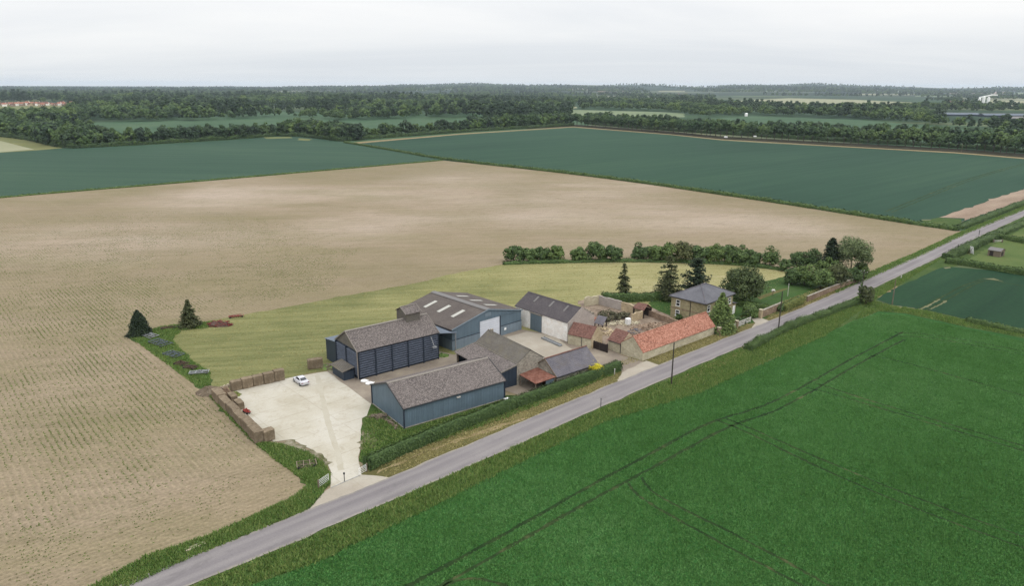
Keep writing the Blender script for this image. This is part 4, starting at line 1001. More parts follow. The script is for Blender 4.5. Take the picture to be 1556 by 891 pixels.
# --- white barn
O1 = G(783.7, 464.6, 4.6); A1 = G(862.5, 490.5, 4.6); th = ang(O1, A1); L_ = float(np.hypot(*(A1 - O1))); W_ = 8.6; e = 4.5; rg = 7.1
b = thing('white_barn', 'whitewashed stone barn with dark grey roof, three rooflights and a blue grey sliding door', 'barn', O1, th, CLOSE)
pent(L_, W_, e, rg).build('wall', MAT['whitewash'], b)
MB().solid([(L_ + .005, 0, 0), (L_ + .005, W_, 0), (L_ + .005, W_, e), (L_ + .005, W_ / 2, rg + .12), (L_ + .005, 0, e)], [(L_ + .26, 0, 0), (L_ + .26, W_, 0), (L_ + .26, W_, e + .1), (L_ + .26, W_ / 2, rg + .35), (L_ + .26, 0, e + .1)]).build('gable_wall', MAT['render'], b)
rr = random.Random(4); m = MB()
for i in range(16):
    k = rr.uniform(.02, .98); y = W_ / 2 + k * W_ / 2; z = rg + .3 - k * (rg - e); s = rr.uniform(.12, .25)
    m.box(L_ + .0, L_ + .28, y - s, y + s, z - .15, z + rr.uniform(.05, .22))
m.build('coping_stones', MAT['flint'], b)
slopes(L_, W_, e, rg, ovx=.0, x0=-.25, ov=.2).build('roof', MAT['darkroof'], b)
ridge(MB(), L_ - .05, W_, rg, w=.25).build('ridge_cap', MAT['darkroof'], b)
for k in (.23, .53, .80): onslope(W_, e, rg, .5, 0, L_ * k - .28, L_ * k + .28, .50, .88).build('rooflight', MAT['skylight_old'], b)
MB().box(5.3, 9.0, -.16, -.01, .05, 4.1).build('sliding_door', MAT['bluedoor'], b)
MB().box(5.1, 9.2, -.32, -.01, 4.12, 4.30).build('door_rail', MAT['trim'], b)
# --- stone cart barn in the middle and its lean-to
Oa = G(722.7, 521, 4.4); Ob = G(785.6, 553.5, 4.4); th = ang(Oa, Ob); L_ = float(np.hypot(*(Ob - Oa))); W_ = float(np.hypot(*(G(820.8, 541, 4.4) - Ob))); e = 4.35; rg = 6.5
b = thing('stone_cart_barn', 'low grey roofed stone barn with a pale flint gable in the middle of the yard', 'barn', Oa, th, CLOSE)
pent(L_, W_, e, rg).build('wall', MAT['flint'], b)
slopes(L_, W_, e, rg, ovx=.08).build('roof', MAT['greyroof'], b)
ridge(MB(), L_, W_, rg, w=.2, ovx=.08).build('ridge_cap', MAT['greyroof'], b)
MB().box(1.0, 1.5, W_ / 2 - .25, W_ / 2 + .25, 6.2, 7.1).build('chimney', MAT['flint'], b)
b = thing('open_lean_to', 'navy sided open fronted shed with a mono pitch speckled roof against the stone barn', 'shed', Oa, th, CLOSE)
y1, y0 = -.05, -float(np.hypot(*(G(689.6, 535, 3.3) - Oa))) + .4; h1, h0 = 4.2, 3.25
m = MB(); m.box(L_ - .15, L_, y0, y1, 0, h0); m.solid([(L_ - .15, y0, h0), (L_, y0, h0), (L_, y1, h0), (L_ - .15, y1, h0)], [(L_ - .15, y0, h0 + .05), (L_, y0, h0 + .05), (L_, y1, h1), (L_ - .15, y1, h1)]); m.build('end_wall', MAT['navyclad'], b)
MB().box(.1, L_ - .17, y1 - .15, y1, 0, h1 - .1).build('back_wall', MAT['navyclad'], b)
m = MB(); m.box(.0, .09, y0, y1 - .16, 0, h0 - .02); m.build('far_wall', MAT['navyclad'], b)
for i in range(4): MB().box(.2 + i * (L_ - .6) / 3, .4 + i * (L_ - .6) / 3, y0 + .02, y0 + .22, 0, h0 - .03).build('post', MAT['timber'], b)
MB().solid([(-.2, y0 - .4, h0 - .02), (L_ + .15, y0 - .4, h0 - .02), (L_ + .15, y1 + .1, h1 + .06), (-.2, y1 + .1, h1 + .06)], [(-.2, y0 - .4, h0 + .1), (L_ + .15, y0 - .4, h0 + .1), (L_ + .15, y1 + .1, h1 + .18), (-.2, y1 + .1, h1 + .18)]).build('roof', MAT['speckle'], b)
m = Many(); m.beam((-.2, y1 + .12, h1 + .2), (L_ + .18, y1 + .12, h1 + .2), .3, .16); m.beam((L_ + .2, y0 - .4, h0 + .06), (L_ + .2, y1 + .1, h1 + .14), .1, .26); m.beam((-.24, y0 - .4, h0 + .06), (-.24, y1 + .1, h1 + .14), .1, .26); m.build('bargeboard', MAT['trim'], b)
# --- slate roofed cart shed and rusty shelter by the hedge
Os = G(845.6, 572.7, 2.2); Oe = G(909.5, 551.5, 2.2); th = ang(Os, Oe); L_ = float(np.hypot(*(Oe - Os))) - .3; W_ = 6.6; e = 2.15; rg = 4.7
b = thing('slate_cart_shed', 'low flint shed under a blue grey slate roof behind the yellow shrub', 'shed', Os, th, CLOSE)
pent(L_, W_, e, rg).build('wall', MAT['flint'], b)
slopes(L_, W_, e, rg, ovx=.12).build('roof', MAT['slate'], b)
MB().beam((-.12, W_ / 2, rg + .2), (L_ + .12, W_ / 2, rg + .2), .3, .12).build('ridge_tiles', MAT['oldtile'], b)
verges(L_, W_, e, rg, ovx=.1, ends=(0,)).build('bargeboard', MAT['timber'], b)
gutter(L_, -.3, e - .1).build('gutter', MAT['gutter'], b)
MB().bar((L_ * .55, -.12, 0), (L_ * .55, -.12, e - .15), .06, 6).build('downpipe', MAT['gutter'], b)
m = MB(); m.box(-.16, -.01, 1.2, 5.2, .0, 2.6); m.build('tile_hanging', MAT['flint'], b)
q = [G(788.9, 570, 2.3), G(814, 584.4, 2.1), G(844.7, 573.6, 2.3), G(816.8, 559, 2.5)]; c = sum(q) / 4
b = thing('rusty_shelter', 'open shelter with a rust red corrugated iron roof on timber posts behind the hedge', 'shelter', c, 0, CLOSE)
ring = [(*(p - c), z) for p, z in zip(q, (2.3, 2.1, 2.3, 2.5))]
cen = math.atan2(*(q[2] - q[1])[::-1])
MB().solid(ring, [(x, y, z + .08) for x, y, z in ring]).build('roof', MAT['rust'], b)
for k in (0, 1, 2, 3):
    x, y, z = ring[k]; MB().box(x * .93 - .08, x * .93 + .08, y * .93 - .08, y * .93 + .08, 0, z - .03).build('post', MAT['timber'], b)
d = [(x * .9, y * .9) for x, y, z in ring]
MB().beam((*d[3], 1.1), (*d[2], 1.1), .08, 2.2).build('back_wall', MAT['rustbrown'], b)
MB().beam((*d[2], 1.0), (*(np.array(d[2]) * .55 + np.array(d[1]) * .45), 1.0), .08, 2.0).build('side_wall', MAT['bluedoor'], b)
# --- long red roofed barn on the lane
Or = G(976, 549.8); Oq = G(1085.3, 508.6); th = ang(Or, Oq); L_ = float(np.hypot(*(Oq - Or))); W_ = 5.9; e = 2.0; e2 = 2.6; rg = 4.75
b = thing('long_tiled_barn', 'long stone barn with a bright orange pantile roof along the lane', 'barn', Or, th, CLOSE)
pent(L_, W_, e, rg, .46, e2).build('wall', MAT['clunch'], b)
slopes(L_, W_, e, rg, .46, e2, ov=.2, ovx=.06).build('roof', MAT['pantile'], b)
ridge(MB(), L_, W_, rg, .46, w=.18, ovx=.06).build('ridge_tiles', MAT['pantile'], b)
# wing at its yard end
b2 = thing('tiled_wing', 'small stone outbuilding with a brown pantile roof joined to the long orange roofed barn', 'outbuilding', Or, th, CLOSE)
x0, x1, w0, w1 = .1, 5.0, W_ - .02 + .03, W_ + 3.6
sec = [(x0, 0), (x1, 0), (x1, 2.3), ((x0 + x1) / 2, 4.2), (x0, 2.3)]
MB().solid([(x, w0, z) for x, z in sec], [(x, w1, z) for x, z in sec]).build('wall', MAT['clunch'], b2)
m = MB(); xm = (x0 + x1) / 2
for xe in (x0 - .22, x1 + .22):
    m.solid([(xe, w0, 2.16), (xe, w1 + .12, 2.16), (xm, w1 + .12, 4.23), (xm, w0, 4.23)], [(xe, w0, 2.28), (xe, w1 + .12, 2.28), (xm, w1 + .12, 4.35), (xm, w0, 4.35)])
m.build('roof', MAT['oldtile'], b2)
MB().bar((x0 - .1, w0 + .1, 0), (x0 - .1, w0 + .1, 2.2), .07, 6).build('downpipe', MAT['gutter'], b2)
MB().beam((x0 - .24, w0, 2.2), (x0 - .24, w1, 2.2), .12, .12).build('gutter', MAT['gutter'], b2)
# --- little tiled stable by the white barn
Ot = G(863, 507, 2.5); Ou = G(895.4, 514, 2.5); th = ang(Ot, Ou); L_ = float(np.hypot(*(Ou - Ot))) + .5; W_ = 4.9; e = 2.4; rg = 4.4
b = thing('tiled_stable', 'little stone stable with a brown pantile roof between the white barn and dark gate', 'outbuilding', Ot, th, CLOSE)
pent(L_, W_, e, rg).build('wall', MAT['clunch'], b)
slopes(L_, W_, e, rg, ov=.2, ovx=.0).build('roof', MAT['oldtile'], b)
MB().solid([(L_ + .003, 0, 0), (L_ + .003, W_, 0), (L_ + .003, W_, e), (L_ + .003, W_ / 2, rg), (L_ + .003, 0, e)], [(L_ + .2, 0, 0), (L_ + .2, W_, 0), (L_ + .2, W_, e + .22), (L_ + .2, W_ / 2, rg + .25), (L_ + .2, 0, e + .22)]).build('gable_wall', MAT['tanstone'], b)
MB().bar((L_ * .6, -.1, 0), (L_ * .6, -.1, e - .1), .06, 6).build('downpipe', MAT['gutter'], b)
# dark yard gate
ga, gb = G(898.6, 529), G(922.5, 537); m = thing('yard_gate', 'dark boarded double gate between the two brown tiled outbuildings', 'gate', (ga + gb) / 2, ang(ga, gb))
gl = float(np.hypot(*(gb - ga))) / 2
for s in (-1, 1):
    q = MB()
    for i in range(9): x = .04 + i * (gl - .08) / 9; q.box(s * x if s > 0 else -x - gl / 10, s * x + gl / 10 if s > 0 else -x, -.04, .04, .1, 1.85 + .03 * (i % 2))
    q.build('gate_leaf', MAT['darktimber'], m)
for s in (-1, 1): MB().box(s * gl - .12, s * gl + .12, -.13, .13, 0, 2.1).build('gate_post', MAT['darktimber'], m)

# --- farmhouse
hA = G(1072.4, 462.8, 5.6); hL = G(1021.3, 448.7, 5.6); hR = G(1116.8, 446.5, 5.6)
th = ang(hA, hR); L_ = float(np.hypot(*(hR - hA))); W_ = float(np.hypot(*(hL - hA))); e = 5.55; rz = 8.35
b = thing('farmhouse', 'two storey buff brick farmhouse with a hipped slate roof and a small porch', 'house', hA, th)
hw = MB().box(.3, L_ - .3, .3, W_ - .3, 0, e).build('wall', MAT['gault'], b)
x0, x1, ym = L_ * .5 - 1.1, L_ * .5 + 1.1, W_ / 2
m = MB(); bt = [(-.1, -.1, e), (L_ + .1, -.1, e), (L_ + .1, W_ + .1, e), (-.1, W_ + .1, e)]; tp = [(x0, ym - .02, rz), (x1, ym - .02, rz), (x1, ym + .02, rz), (x0, ym + .02, rz)]
m.solid(bt, [(x, y, z + .14) for x, y, z in bt]); m.solid([(x, y, z + .14) for x, y, z in bt], tp); m.build('roof', MAT['houseslate'], b)
m = Many()
for c_, t_ in ((bt[0], tp[0]), (bt[1], tp[1]), (bt[2], tp[2]), (bt[3], tp[3])): m.beam((c_[0], c_[1], e + .2), (t_[0], t_[1], rz + .06), .22, .10)
m.beam((x0, ym, rz + .08), (x1, ym, rz + .08), .3, .14); m.build('hip_tile', MAT['slate'], b)
m = Many(); m.beam((-.2, -.2, e + .02), (L_ + .2, -.2, e + .02), .14, .14); m.beam((-.2, -.2, e + .02), (-.2, W_ + .2, e + .02), .14, .14); m.build('gutter', MAT['gutter'], b)
MB().bar((.22, W_ * .42, 0), (.22, W_ * .42, e), .07, 6).build('downpipe', MAT['gutter'], b)
m = Many(); m.box(.22, L_ - .22, .22, .299, 2.75, 2.95); m.box(.22, .299, .301, W_ - .22, 2.75, 2.95); m.build('string_course', MAT['brick'], b)
def window(par, x, y, z, w_, h_, face, wall='x'):
    """sash window proud of the wall: face gives the outward axis and sign"""
    s = face
    def bx(m, a0, a1, d0, d1, z0, z1):
        if wall == 'x': m.box(min(s * d0, s * d1) + y, max(s * d0, s * d1) + y, a0, a1, z0, z1)
        else: m.box(a0, a1, min(s * d0, s * d1) + y, max(s * d0, s * d1) + y, z0, z1)
        return m
    m = MB(); bx(m, x - w_ / 2 - .1, x - w_ / 2, .005, .09, z, z + h_); bx(m, x + w_ / 2, x + w_ / 2 + .1, .005, .09, z, z + h_); bx(m, x - w_ / 2, x + w_ / 2, .005, .09, z + h_ - .1, z + h_); bx(m, x - w_ / 2, x + w_ / 2, .005, .08, z + h_ * .48, z + h_ * .54)
    f = m.build('window', MAT['white'], par)
    bx(MB(), x - w_ / 2, x + w_ / 2, .004, .03, z + .01, z + h_ - .11).build('pane', MAT['glass'], f)
    bx(MB(), x - w_ / 2 - .18, x + w_ / 2 + .18, .005, .18, z - .12, z - .003).build('sill', MAT['white'], f)
window(b, W_ * .77, .3, 3.5, .95, 1.5, -1, 'x'); window(b, W_ * .77, .3, .95, .95, 1.45, -1, 'x')
for x in (1.9, L_ / 2, L_ - 1.9):
    window(b, x, .3, 3.4, 1.0, 1.5, -1, 'y'); 
for x in (1.9, L_ - 1.9): window(b, x, .3, .8, 1.1, 1.6, -1, 'y')
# porch on the right-hand end
p = MB().box(L_ - .29, L_ + 1.9, .5, 3.6, 0, 2.6).build('porch', MAT['gault'], b)
MB().solid([(L_ - .28, .2, 3.2), (L_ + 2.15, .2, 2.62), (L_ + 2.15, 3.9, 2.62), (L_ - .28, 3.9, 3.2)], [(L_ - .28, .2, 3.32), (L_ + 2.15, .2, 2.74), (L_ + 2.15, 3.9, 2.74), (L_ - .28, 3.9, 3.32)]).build('porch_roof', MAT['houseslate'], p)
MB().box(L_ + .35, L_ + 1.45, .42, .495, .05, 2.15).build('porch_door', MAT['white'], p)
MB().box(L_ + .3, L_ + .7, 2.4, 2.8, 3.0, 3.5).build('porch_vent', MAT['gutter'], p)

# ================================================================== WALLS, FENCES, RUINS
def wall_thing(name, label, line, h, t=.4, mat='clunch', cat='wall', group=None, seed=0, cap=None, ragged=.0):
    """masonry wall; a ragged one has a broken top"""
    r = random.Random(seed); P = [np.array(p, float) for p in line]; c = sum(P) / len(P); m = MB()
    b = thing(name, label, cat, c, 0, group); cp = MB()
    for p, q in zip(P[:-1], P[1:]):
        d = q - p; Ln = math.hypot(*d); d = d / Ln; n = np.array([-d[1], d[0]]) * t / 2
        k = max(1, int(Ln / (.7 if ragged else 50)))
        hs = [h * (1 + r.uniform(-ragged, ragged * .3)) for _ in range(k + 1)]
        for i in range(k):
            a = p + d * Ln * i / k - c; z = p + d * Ln * (i + 1) / k - c
            m.solid([(*(a - n), 0), (*(z - n), 0), (*(z + n), 0), (*(a + n), 0)], [(*(a - n), hs[i]), (*(z - n), hs[i + 1]), (*(z + n), hs[i + 1]), (*(a + n), hs[i])])
        if cap: cp.beam((*(p - c), h + .06), (*(q - c), h + .06), t + .12, .1)
    m.build('masonry', MAT[mat], b)
    if cap: cp.build('coping', MAT[cap], b)
    return b
RU = 'broken walls of the ruined yard'
wall_thing('ruined_wall', 'pale broken stone wall running back from the white barn gable', [G(888, 466), G(909.5, 463)], 2.6, .4, 'clunch', group=RU, ragged=.12, seed=1)
wall_thing('ruined_wall', 'grey weathered wall at the back of the ruined yard', [G(909.7, 463), G(944, 472)], 2.5, .4, 'render', group=RU, ragged=.06, seed=2)
wall_thing('ruined_wall', 'tan stone wall of the roofless ruin, in front of the dark garden hedge', [G(944.5, 472.5), G(975, 482)], 2.5, .4, 'tanstone', group=RU, ragged=.10, seed=3)
wall_thing('ruined_wall', 'short tan stub of ruined wall with a black doorway beside the white tank', [G(959.5, 489.8), G(976, 484.5)], 2.4, .4, 'tanstone', group=RU, ragged=.2, seed=4)
da = (G(972, 486.2) * .5 + G(974, 485.6) * .5)
wall_thing('garden_wall', 'mottled brown brick wall between the ruined yard and the garden lawn', [G(986, 481), G(1030, 497)], 1.6, .35, 'brick', ragged=.05, seed=5)
ra, rb = G(966, 478), G(984, 484); b = thing('ruined_lean_to', 'collapsed tiled roof fragment leaning on dark posts beside the garden lawn', 'ruin', (ra + rb) / 2, ang(ra, rb))
m = MB(); m.solid([(-1.9, -1.4, 2.0), (1.9, -1.4, 2.1), (1.6, .3, 3.4), (-1.7, .3, 3.1)], [(-1.9, -1.4, 2.12), (1.9, -1.4, 2.22), (1.6, .3, 3.52), (-1.7, .3, 3.22)]); m.solid([(-1.7, .3, 3.1), (1.6, .3, 3.4), (1.9, 1.7, 2.2), (-1.0, 1.7, 2.2)], [(-1.7, .3, 3.22), (1.6, .3, 3.52), (1.9, 1.7, 2.32), (-1.0, 1.7, 2.32)]); m.build('roof', MAT['oldtile'], b)
for x, y in ((-1.6, -1.2), (1.6, -1.2), (1.6, 1.5), (-.8, 1.5)): MB().box(x - .14, x + .14, y - .14, y + .14, 0, 2.3).build('post', MAT['darktimber'], b)
MB().box(-1.5, 1.5, 1.35, 1.5, 0, 2.2).build('back_wall', MAT['darktimber'], b)
# white tank, heaps of rubble
wt = G(954, 494.5); b = thing('water_tank', 'white caged cube tank standing in the rubble of the ruined yard', 'tank', wt, .5)
MB().box(-.55, .55, -.5, .5, .18, 1.75).build('tank_body', MAT['white'], b, bevel=.1)
MB().box(-.6, .6, -.55, .55, 0, .16).build('pallet', MAT['timber'], b)
m = MB()
for z in (.5, .95, 1.4):
    for s in (-1, 1): m.beam((-.6, s * .55, z), (.6, s * .55, z), .03, .03); m.beam((s * .6, -.55, z), (s * .6, .55, z), .03, .03)
m.build('cage', MAT['steel'], b)
def heap(name, label, c, rx, ry, h, n, mat, seed, sz=(.15, .5), cat='rubble heap', rz=0, group=None):
    """a low mound with loose blocks tumbled over it"""
    r = random.Random(seed); b = thing(name, label, cat, c, rz, group)
    k = 14; v = [(0, 0, h)]; f = []
    for j, (q, zz) in enumerate(((.4, .82), (.75, .42), (1, .0))):
        for i in range(k):
            a = 2 * math.pi * i / k; s = q * r.uniform(.85, 1.15); v.append((rx * s * math.cos(a), ry * s * math.sin(a), max(-.02, h * zz * r.uniform(.7, 1.2))))
    for i in range(k): f.append((0, 1 + i, 1 + (i + 1) % k))
    for j in range(2):
        for i in range(k): f.append((1 + j * k + i, 1 + (j + 1) * k + i, 1 + (j + 1) * k + (i + 1) % k, 1 + j * k + (i + 1) % k))
    mm = MB(); mm.v = v; mm.f = f; mm.build('mound', MAT[mat[0]], b)
    m = MB()
    for i in range(n):
        a = r.uniform(0, 6.28); q = r.random() ** .6; x, y = rx * q * math.cos(a), ry * q * math.sin(a); z = h * (1 - q) * .95; s = r.uniform(*sz)
        dx, dy = s * r.uniform(.6, 1.6), s * r.uniform(.5, 1); t = r.uniform(0, 3.1); ca, sa = math.cos(t), math.sin(t); tl = r.uniform(-.3, .3) * s
        pts = [(x + ca * p * dx - sa * q_ * dy, y + sa * p * dx + ca * q_ * dy) for p, q_ in ((-.5, -.5), (.5, -.5), (.5, .5), (-.5, .5))]
        m.solid([(px, py, z + tl * w_) for (px, py), w_ in zip(pts, (-1, 1, 1, -1))], [(px, py, z + s * .6 + tl * w_) for (px, py), w_ in zip(pts, (-1, 1, 1, -1))])
    if n > 40: m.build('loose_pieces', MAT[mat[1]], b)
    else:
        for q in range(len(m.v) // 8):
            p_ = MB(); p_.v = m.v[q * 8:q * 8 + 8]; p_.f = [tuple(i - q * 8 for i in f_) for f_ in m.f[q * 6:q * 6 + 6]]; p_.build('loose_piece', MAT[mat[1]], b)
    return b
HG = 'rubble heaps in the ruined yard'
heap('rubble_heap', 'grey and pink rubble heap beside the back slope of the orange roof', G(985, 502), 7, 3.4, .7, 420, ('rubble', 'brick'), 1, rz=UA, group=HG)
heap('rubble_heap', 'pale stone rubble heap around the foot of the white tank', G(945, 492.5), 4.6, 1.8, .45, 200, ('rubble', 'clunch'), 2, rz=.2, group=HG)
heap('rubble_heap', 'overturned heap of broken slate behind the wing roof', G(966, 506), 3, 1.8, .8, 70, ('rubble', 'slate'), 3, rz=UA, group=HG)
heap('rubble_heap', 'tan earth and brick heap behind the dark yard gate', G(919, 505), 2.6, 3.6, .5, 200, ('rubble', 'tanstone'), 4, rz=UA, group=HG)
heap('rubble_heap', 'red tile heap at the foot of the white barn gable', G(904, 489), 2.4, 1.6, .8, 90, ('oldtile', 'pantile'), 5, rz=UA, group=HG)
q1, q2 = G(908, 497), G(917, 500); b = thing('collapsed_roof', 'small slate roof fragment on rotten rafters behind the tiled stable', 'ruin', (q1 + q2) / 2, ang(q1, q2) + .3)
MB().solid([(-1.2, -1.2, 1.3), (1.2, -1.2, 1.1), (1.1, 1.1, 2.5), (-1.2, 1.1, 2.6)], [(-1.2, -1.2, 1.4), (1.2, -1.2, 1.2), (1.1, 1.1, 2.6), (-1.2, 1.1, 2.7)]).build('roof', MAT['slate'], b)
for x, y, z in ((-1, -1, 1.35), (1, -1, 1.15), (1, 1, 2.45), (-1, 1, 2.55)): MB().box(x - .1, x + .1, y - .1, y + .1, 0, z).build('post', MAT['darktimber'], b)
# roadside walls and white fence of the house
RW = 'old walls along the lane by the farmhouse'
wall_thing('roadside_wall', 'weathered brick garden wall with a square end pier beside the house drive', [G(1156.5, 483.5), G(1187, 470.5)], 1.9, .4, 'brick', group=RW, seed=6, cap='flint')
wall_thing('roadside_wall', 'long low brick and stone wall along the lane below the willow', [G(1226, 459), G(1264, 443), G(1305, 428)], 1.5, .4, 'brick', group=RW, seed=7, cap='flint', ragged=.05)
gp = G(1155.3, 484.2); b = thing('gate_pier', 'pale square stone pier on the right of the house drive', 'gate pier', gp, UA, 'gate piers'); MB().box(-.35, .35, -.35, .35, 0, 2.2).build('shaft', MAT['tanstone'], b); MB().box(-.45, .45, -.45, .45, 2.203, 2.38).build('cap', MAT['clunch'], b)
for px, lab in (((1118.5, 499), 'grey stone pier in the middle of the white rail fence'), ((1092, 509.5), 'stone pier where the white fence meets the orange roofed barn')):
    gp = G(*px); b = thing('gate_pier', lab, 'gate pier', gp, UA, 'gate piers'); MB().box(-.35, .35, -.35, .35, 0, 1.8).build('shaft', MAT['brick'], b); MB().box(-.42, .42, -.42, .42, 1.803, 1.95).build('cap', MAT['clunch'], b)
def rail_fence(name, label, pts, h, nrail, posts, mat, cat='fence', group=None, r=.06):
    P = [np.array(p) for p in pts]; b = thing(name, label, cat, P[0], 0, group); m = MB()
    for i, (p, q) in enumerate(zip(P[:-1], P[1:])):
        for k in range(nrail):
            z = h * (k + .8) / nrail; m.beam((*(p - P[0]), z), (*(q - P[0]), z), .05, r * 2)
    m.build('rails', MAT[mat], b)
    for i in range(len(P) - 1):
        n = posts
        for k in range(n + (i == len(P) - 2)):
            c = P[i] + (P[i + 1] - P[i]) * k / n - P[0]; MB().box(c[0] - .07, c[0] + .07, c[1] - .07, c[1] + .07, 0, h + .08).build('post', MAT[mat], b)
    return b
FG = 'white rail fences in front of the farmhouse'
rail_fence('rail_fence', 'white rail fence between the spruce and the grey stone pier', [G(1095, 508), G(1117, 499.5)], 1.35, 3, 4, 'offwhite', group=FG, r=.12)
rail_fence('rail_fence', 'white rail fence between the grey stone pier and the house drive', [G(1120, 498.3), G(1140, 490)], 1.35, 3, 4, 'offwhite', group=FG, r=.12)
# yard gates standing open at the concrete entrance
def field_gate(label, a, c, mat='white'):
    b = thing('field_gate', label, 'gate', a, ang(a, c), 'white gates at the concrete entrance'); L_ = float(np.hypot(*(c - a))); m = MB()
    for z in (.35, .62, .88, 1.12, 1.32): m.beam((.05, 0, z), (L_ - .02, 0, z), .03, .035)
    m.beam((.05, 0, .3), (.05, 0, 1.36), .05, .05); m.beam((L_ - .05, 0, .3), (L_ - .05, 0, 1.36), .04, .04)
    m.build('gate_bars', MAT[mat], b)
    MB().box(-.16, .0, -.08, .08, 0, 1.45).build('gate_post', MAT['timber'], b)
field_gate('white five bar gate folded back on the grass left of the concrete entrance', G(485, 743.5), G(500, 733))
field_gate('white five bar gate folded back at the end of the long hedge', G(557, 718.5), G(545.5, 725))
rl = thing('gate_track', 'thin steel threshold rail across the mouth of the concrete entrance', 'rail', G(503, 743), ang(G(503, 743), G(547, 724))); MB().box(0, float(np.hypot(*(G(547, 724) - G(503, 743)))), -.03, .03, .10, .16).build('bar', MAT['steel'], rl)
sg = G(523.6, 733); b = thing('gate_stop', 'slim dark post with a round top in the middle of the concrete entrance', 'post', sg, 0); MB().bar((0, 0, 0), (0, 0, 1.25), .06, 8).build('shaft', MAT['gutter'], b); MB().bar((0, 0, 1.25), (0, 0, 1.5), .14, 8).build('head', MAT['gutter'], b)

# ================================================================== FARM THINGS
def bale_obj(label, c, rz, z, size=(2.4, 1.2, 1.05), seed=0, group=None):
    r = random.Random(seed); L_, W_, H_ = size
    k = 3; xs = [-.5, -.47, -.16, .17, .47, .5]; m = MB()
    # a strapped big bale: slightly bulging between its strings
    sec = lambda x, s: [(x, -W_ / 2 * s + r.uniform(-.02, .02), .03), (x, W_ / 2 * s + r.uniform(-.02, .02), .03), (x, W_ / 2 * (s + .015), H_ * .5), (x, W_ / 2 * s, H_ - .05), (x, W_ * .38, H_ + r.uniform(-.12, .06)), (x, -W_ * .38, H_ + r.uniform(-.12, .06)), (x, -W_ / 2 * s, H_ - .05), (x, -W_ / 2 * (s + .015), H_ * .5)]
    xs = [x * r.uniform(.97, 1.0) for x in xs]; rings = [sec(L_ * x, s) for x, s in zip(xs, (.84, .96, 1.0, .98, .96, .84))]
    for q in rings: m.v += q
    n = 8
    for i in range(len(rings) - 1):
        for j in range(n): m.f.append((i * n + j, i * n + (j + 1) % n, (i + 1) * n + (j + 1) % n, (i + 1) * n + j))
    m.f.append(tuple(reversed(range(n)))); m.f.append(tuple(range((len(rings) - 1) * n, len(rings) * n)))
    o = m.build('straw_bale', MAT['bale']); o.location = (c[0], c[1], z); o.rotation_euler = (0, 0, rz + r.uniform(-.02, .02))
    tag(o, label, 'bale', group)
    bv = o.modifiers.new('bevel', 'BEVEL'); bv.width = .09; bv.segments = 2; bv.limit_method = 'ANGLE'; bv.angle_limit = R(40)
    t = MB()
    for x in (-.22, .22):
        p = [(L_ * x, -W_ / 2 * 1.02, .05), (L_ * x, -W_ / 2 * 1.02, H_ - .05), (L_ * x, -W_ * .38, H_ + .035), (L_ * x, W_ * .38, H_ + .035), (L_ * x, W_ / 2 * 1.02, H_ - .05)]
        for a, b in zip(p[:-1], p[1:]): t.beam(a, b, .012, .012)
    t.build('twine', MAT['twine'], o)
    return o
BG1, BG2 = 'bales in the wall at the back of the concrete yard', 'bales in the wall along the beet field'
a, c = G(352, 596.5), G(433.6, 578.5); d = (c - a) / np.hypot(*(c - a)); n = np.array([-d[1], d[0]]); tot = float(np.hypot(*(c - a))); nb = 5; bl = tot / nb
for i in range(nb):
    for k in range(1):
        p = a + d * bl * (i + .5) + n * (.6 + rnd.uniform(-.12, .12))
        pos = ['leftmost', 'second from the left', 'middle', 'second from the right', 'rightmost'][i]
        bale_obj('%s big straw bale in the wall behind the concrete yard' % pos, p, math.atan2(d[1], d[0]), .11, (bl - .02, 1.3, (1.85, 2.0, 1.95, 2.1, 2.2)[i]), i * 2 + k, BG1)
a, c = G(324, 606), G(392, 676); d = (c - a) / np.hypot(*(c - a)); n = np.array([-d[1], d[0]]); tot = float(np.hypot(*(c - a))); nb = 6; bl = tot / nb
for i in range(nb):
    for k in range(1):
        p = a + d * bl * (i + .5) + n * (.55 + rnd.uniform(-.12, .12))
        pos = ['farthest', 'second farthest', 'third farthest', 'third nearest', 'second nearest', 'nearest'][i]
        bale_obj('%s big straw bale in the wall by the beet field' % pos, p, math.atan2(d[1], d[0]), .10, (bl - .03, (1.6, 1.35, 1.3, 1.3, 1.45, 1.6)[i], (1.95, 1.75, 1.8, 1.75, 1.95, 2.0)[i]), 20 + i * 2 + k, BG2)
p = G(408, 669); th = math.atan2(d[1], d[0]) + math.pi / 2
bale_obj('squat bale set across the near end of the bale wall by the stony grass', p, th, .11, (1.8, 1.5, 1.8), 50, BG2)
for i, (px, lab) in enumerate((((354, 610), 'loose bale behind the beet field wall, next to the yellow weeds'), ((364, 620.5), 'loose bale behind the beet field wall, next to the red implement'))):
    bale_obj(lab, G(*px), math.atan2(d[1], d[0]), .11, (2.3, 1.2, 1.3), 60 + i, 'loose bales inside the yard corner')
a, c = G(467.5, 563), G(489, 560); bale_obj('single net wrapped bale standing alone by the navy lean-to', (a + c) / 2 + np.array([0, .6]), ang(a, c), .08, (3.0, 1.3, 2.0), 70)
heap('gravel_heap', 'grey gravel and earth heap behind the corner of the bale walls', G(320, 597), 2.6, 2.2, 1.3, 160, ('mud', 'rubble'), 8, (.08, .3), cat='gravel heap')
heap('gravel_heap', 'pale litter of old straw and stones along the back of the bale wall', G(375, 583), 5.5, .9, .9, 120, ('rubble', 'clunch'), 9, (.08, .3), cat='gravel heap', rz=.5)
heap('weed_clump', 'yellow green weed clump growing inside the corner of the bale walls', G(358, 602), 1.1, .9, .8, 40, ('hedge_lime', 'hedge_lime'), 10, (.1, .3), cat='weeds')
heap('brick_stack', 'small stack of reddish bricks in the corner between the bale walls', G(345, 600), 1.0, .6, 1.6, 40, ('brick', 'brick'), 11, (.15, .3), cat='bricks')

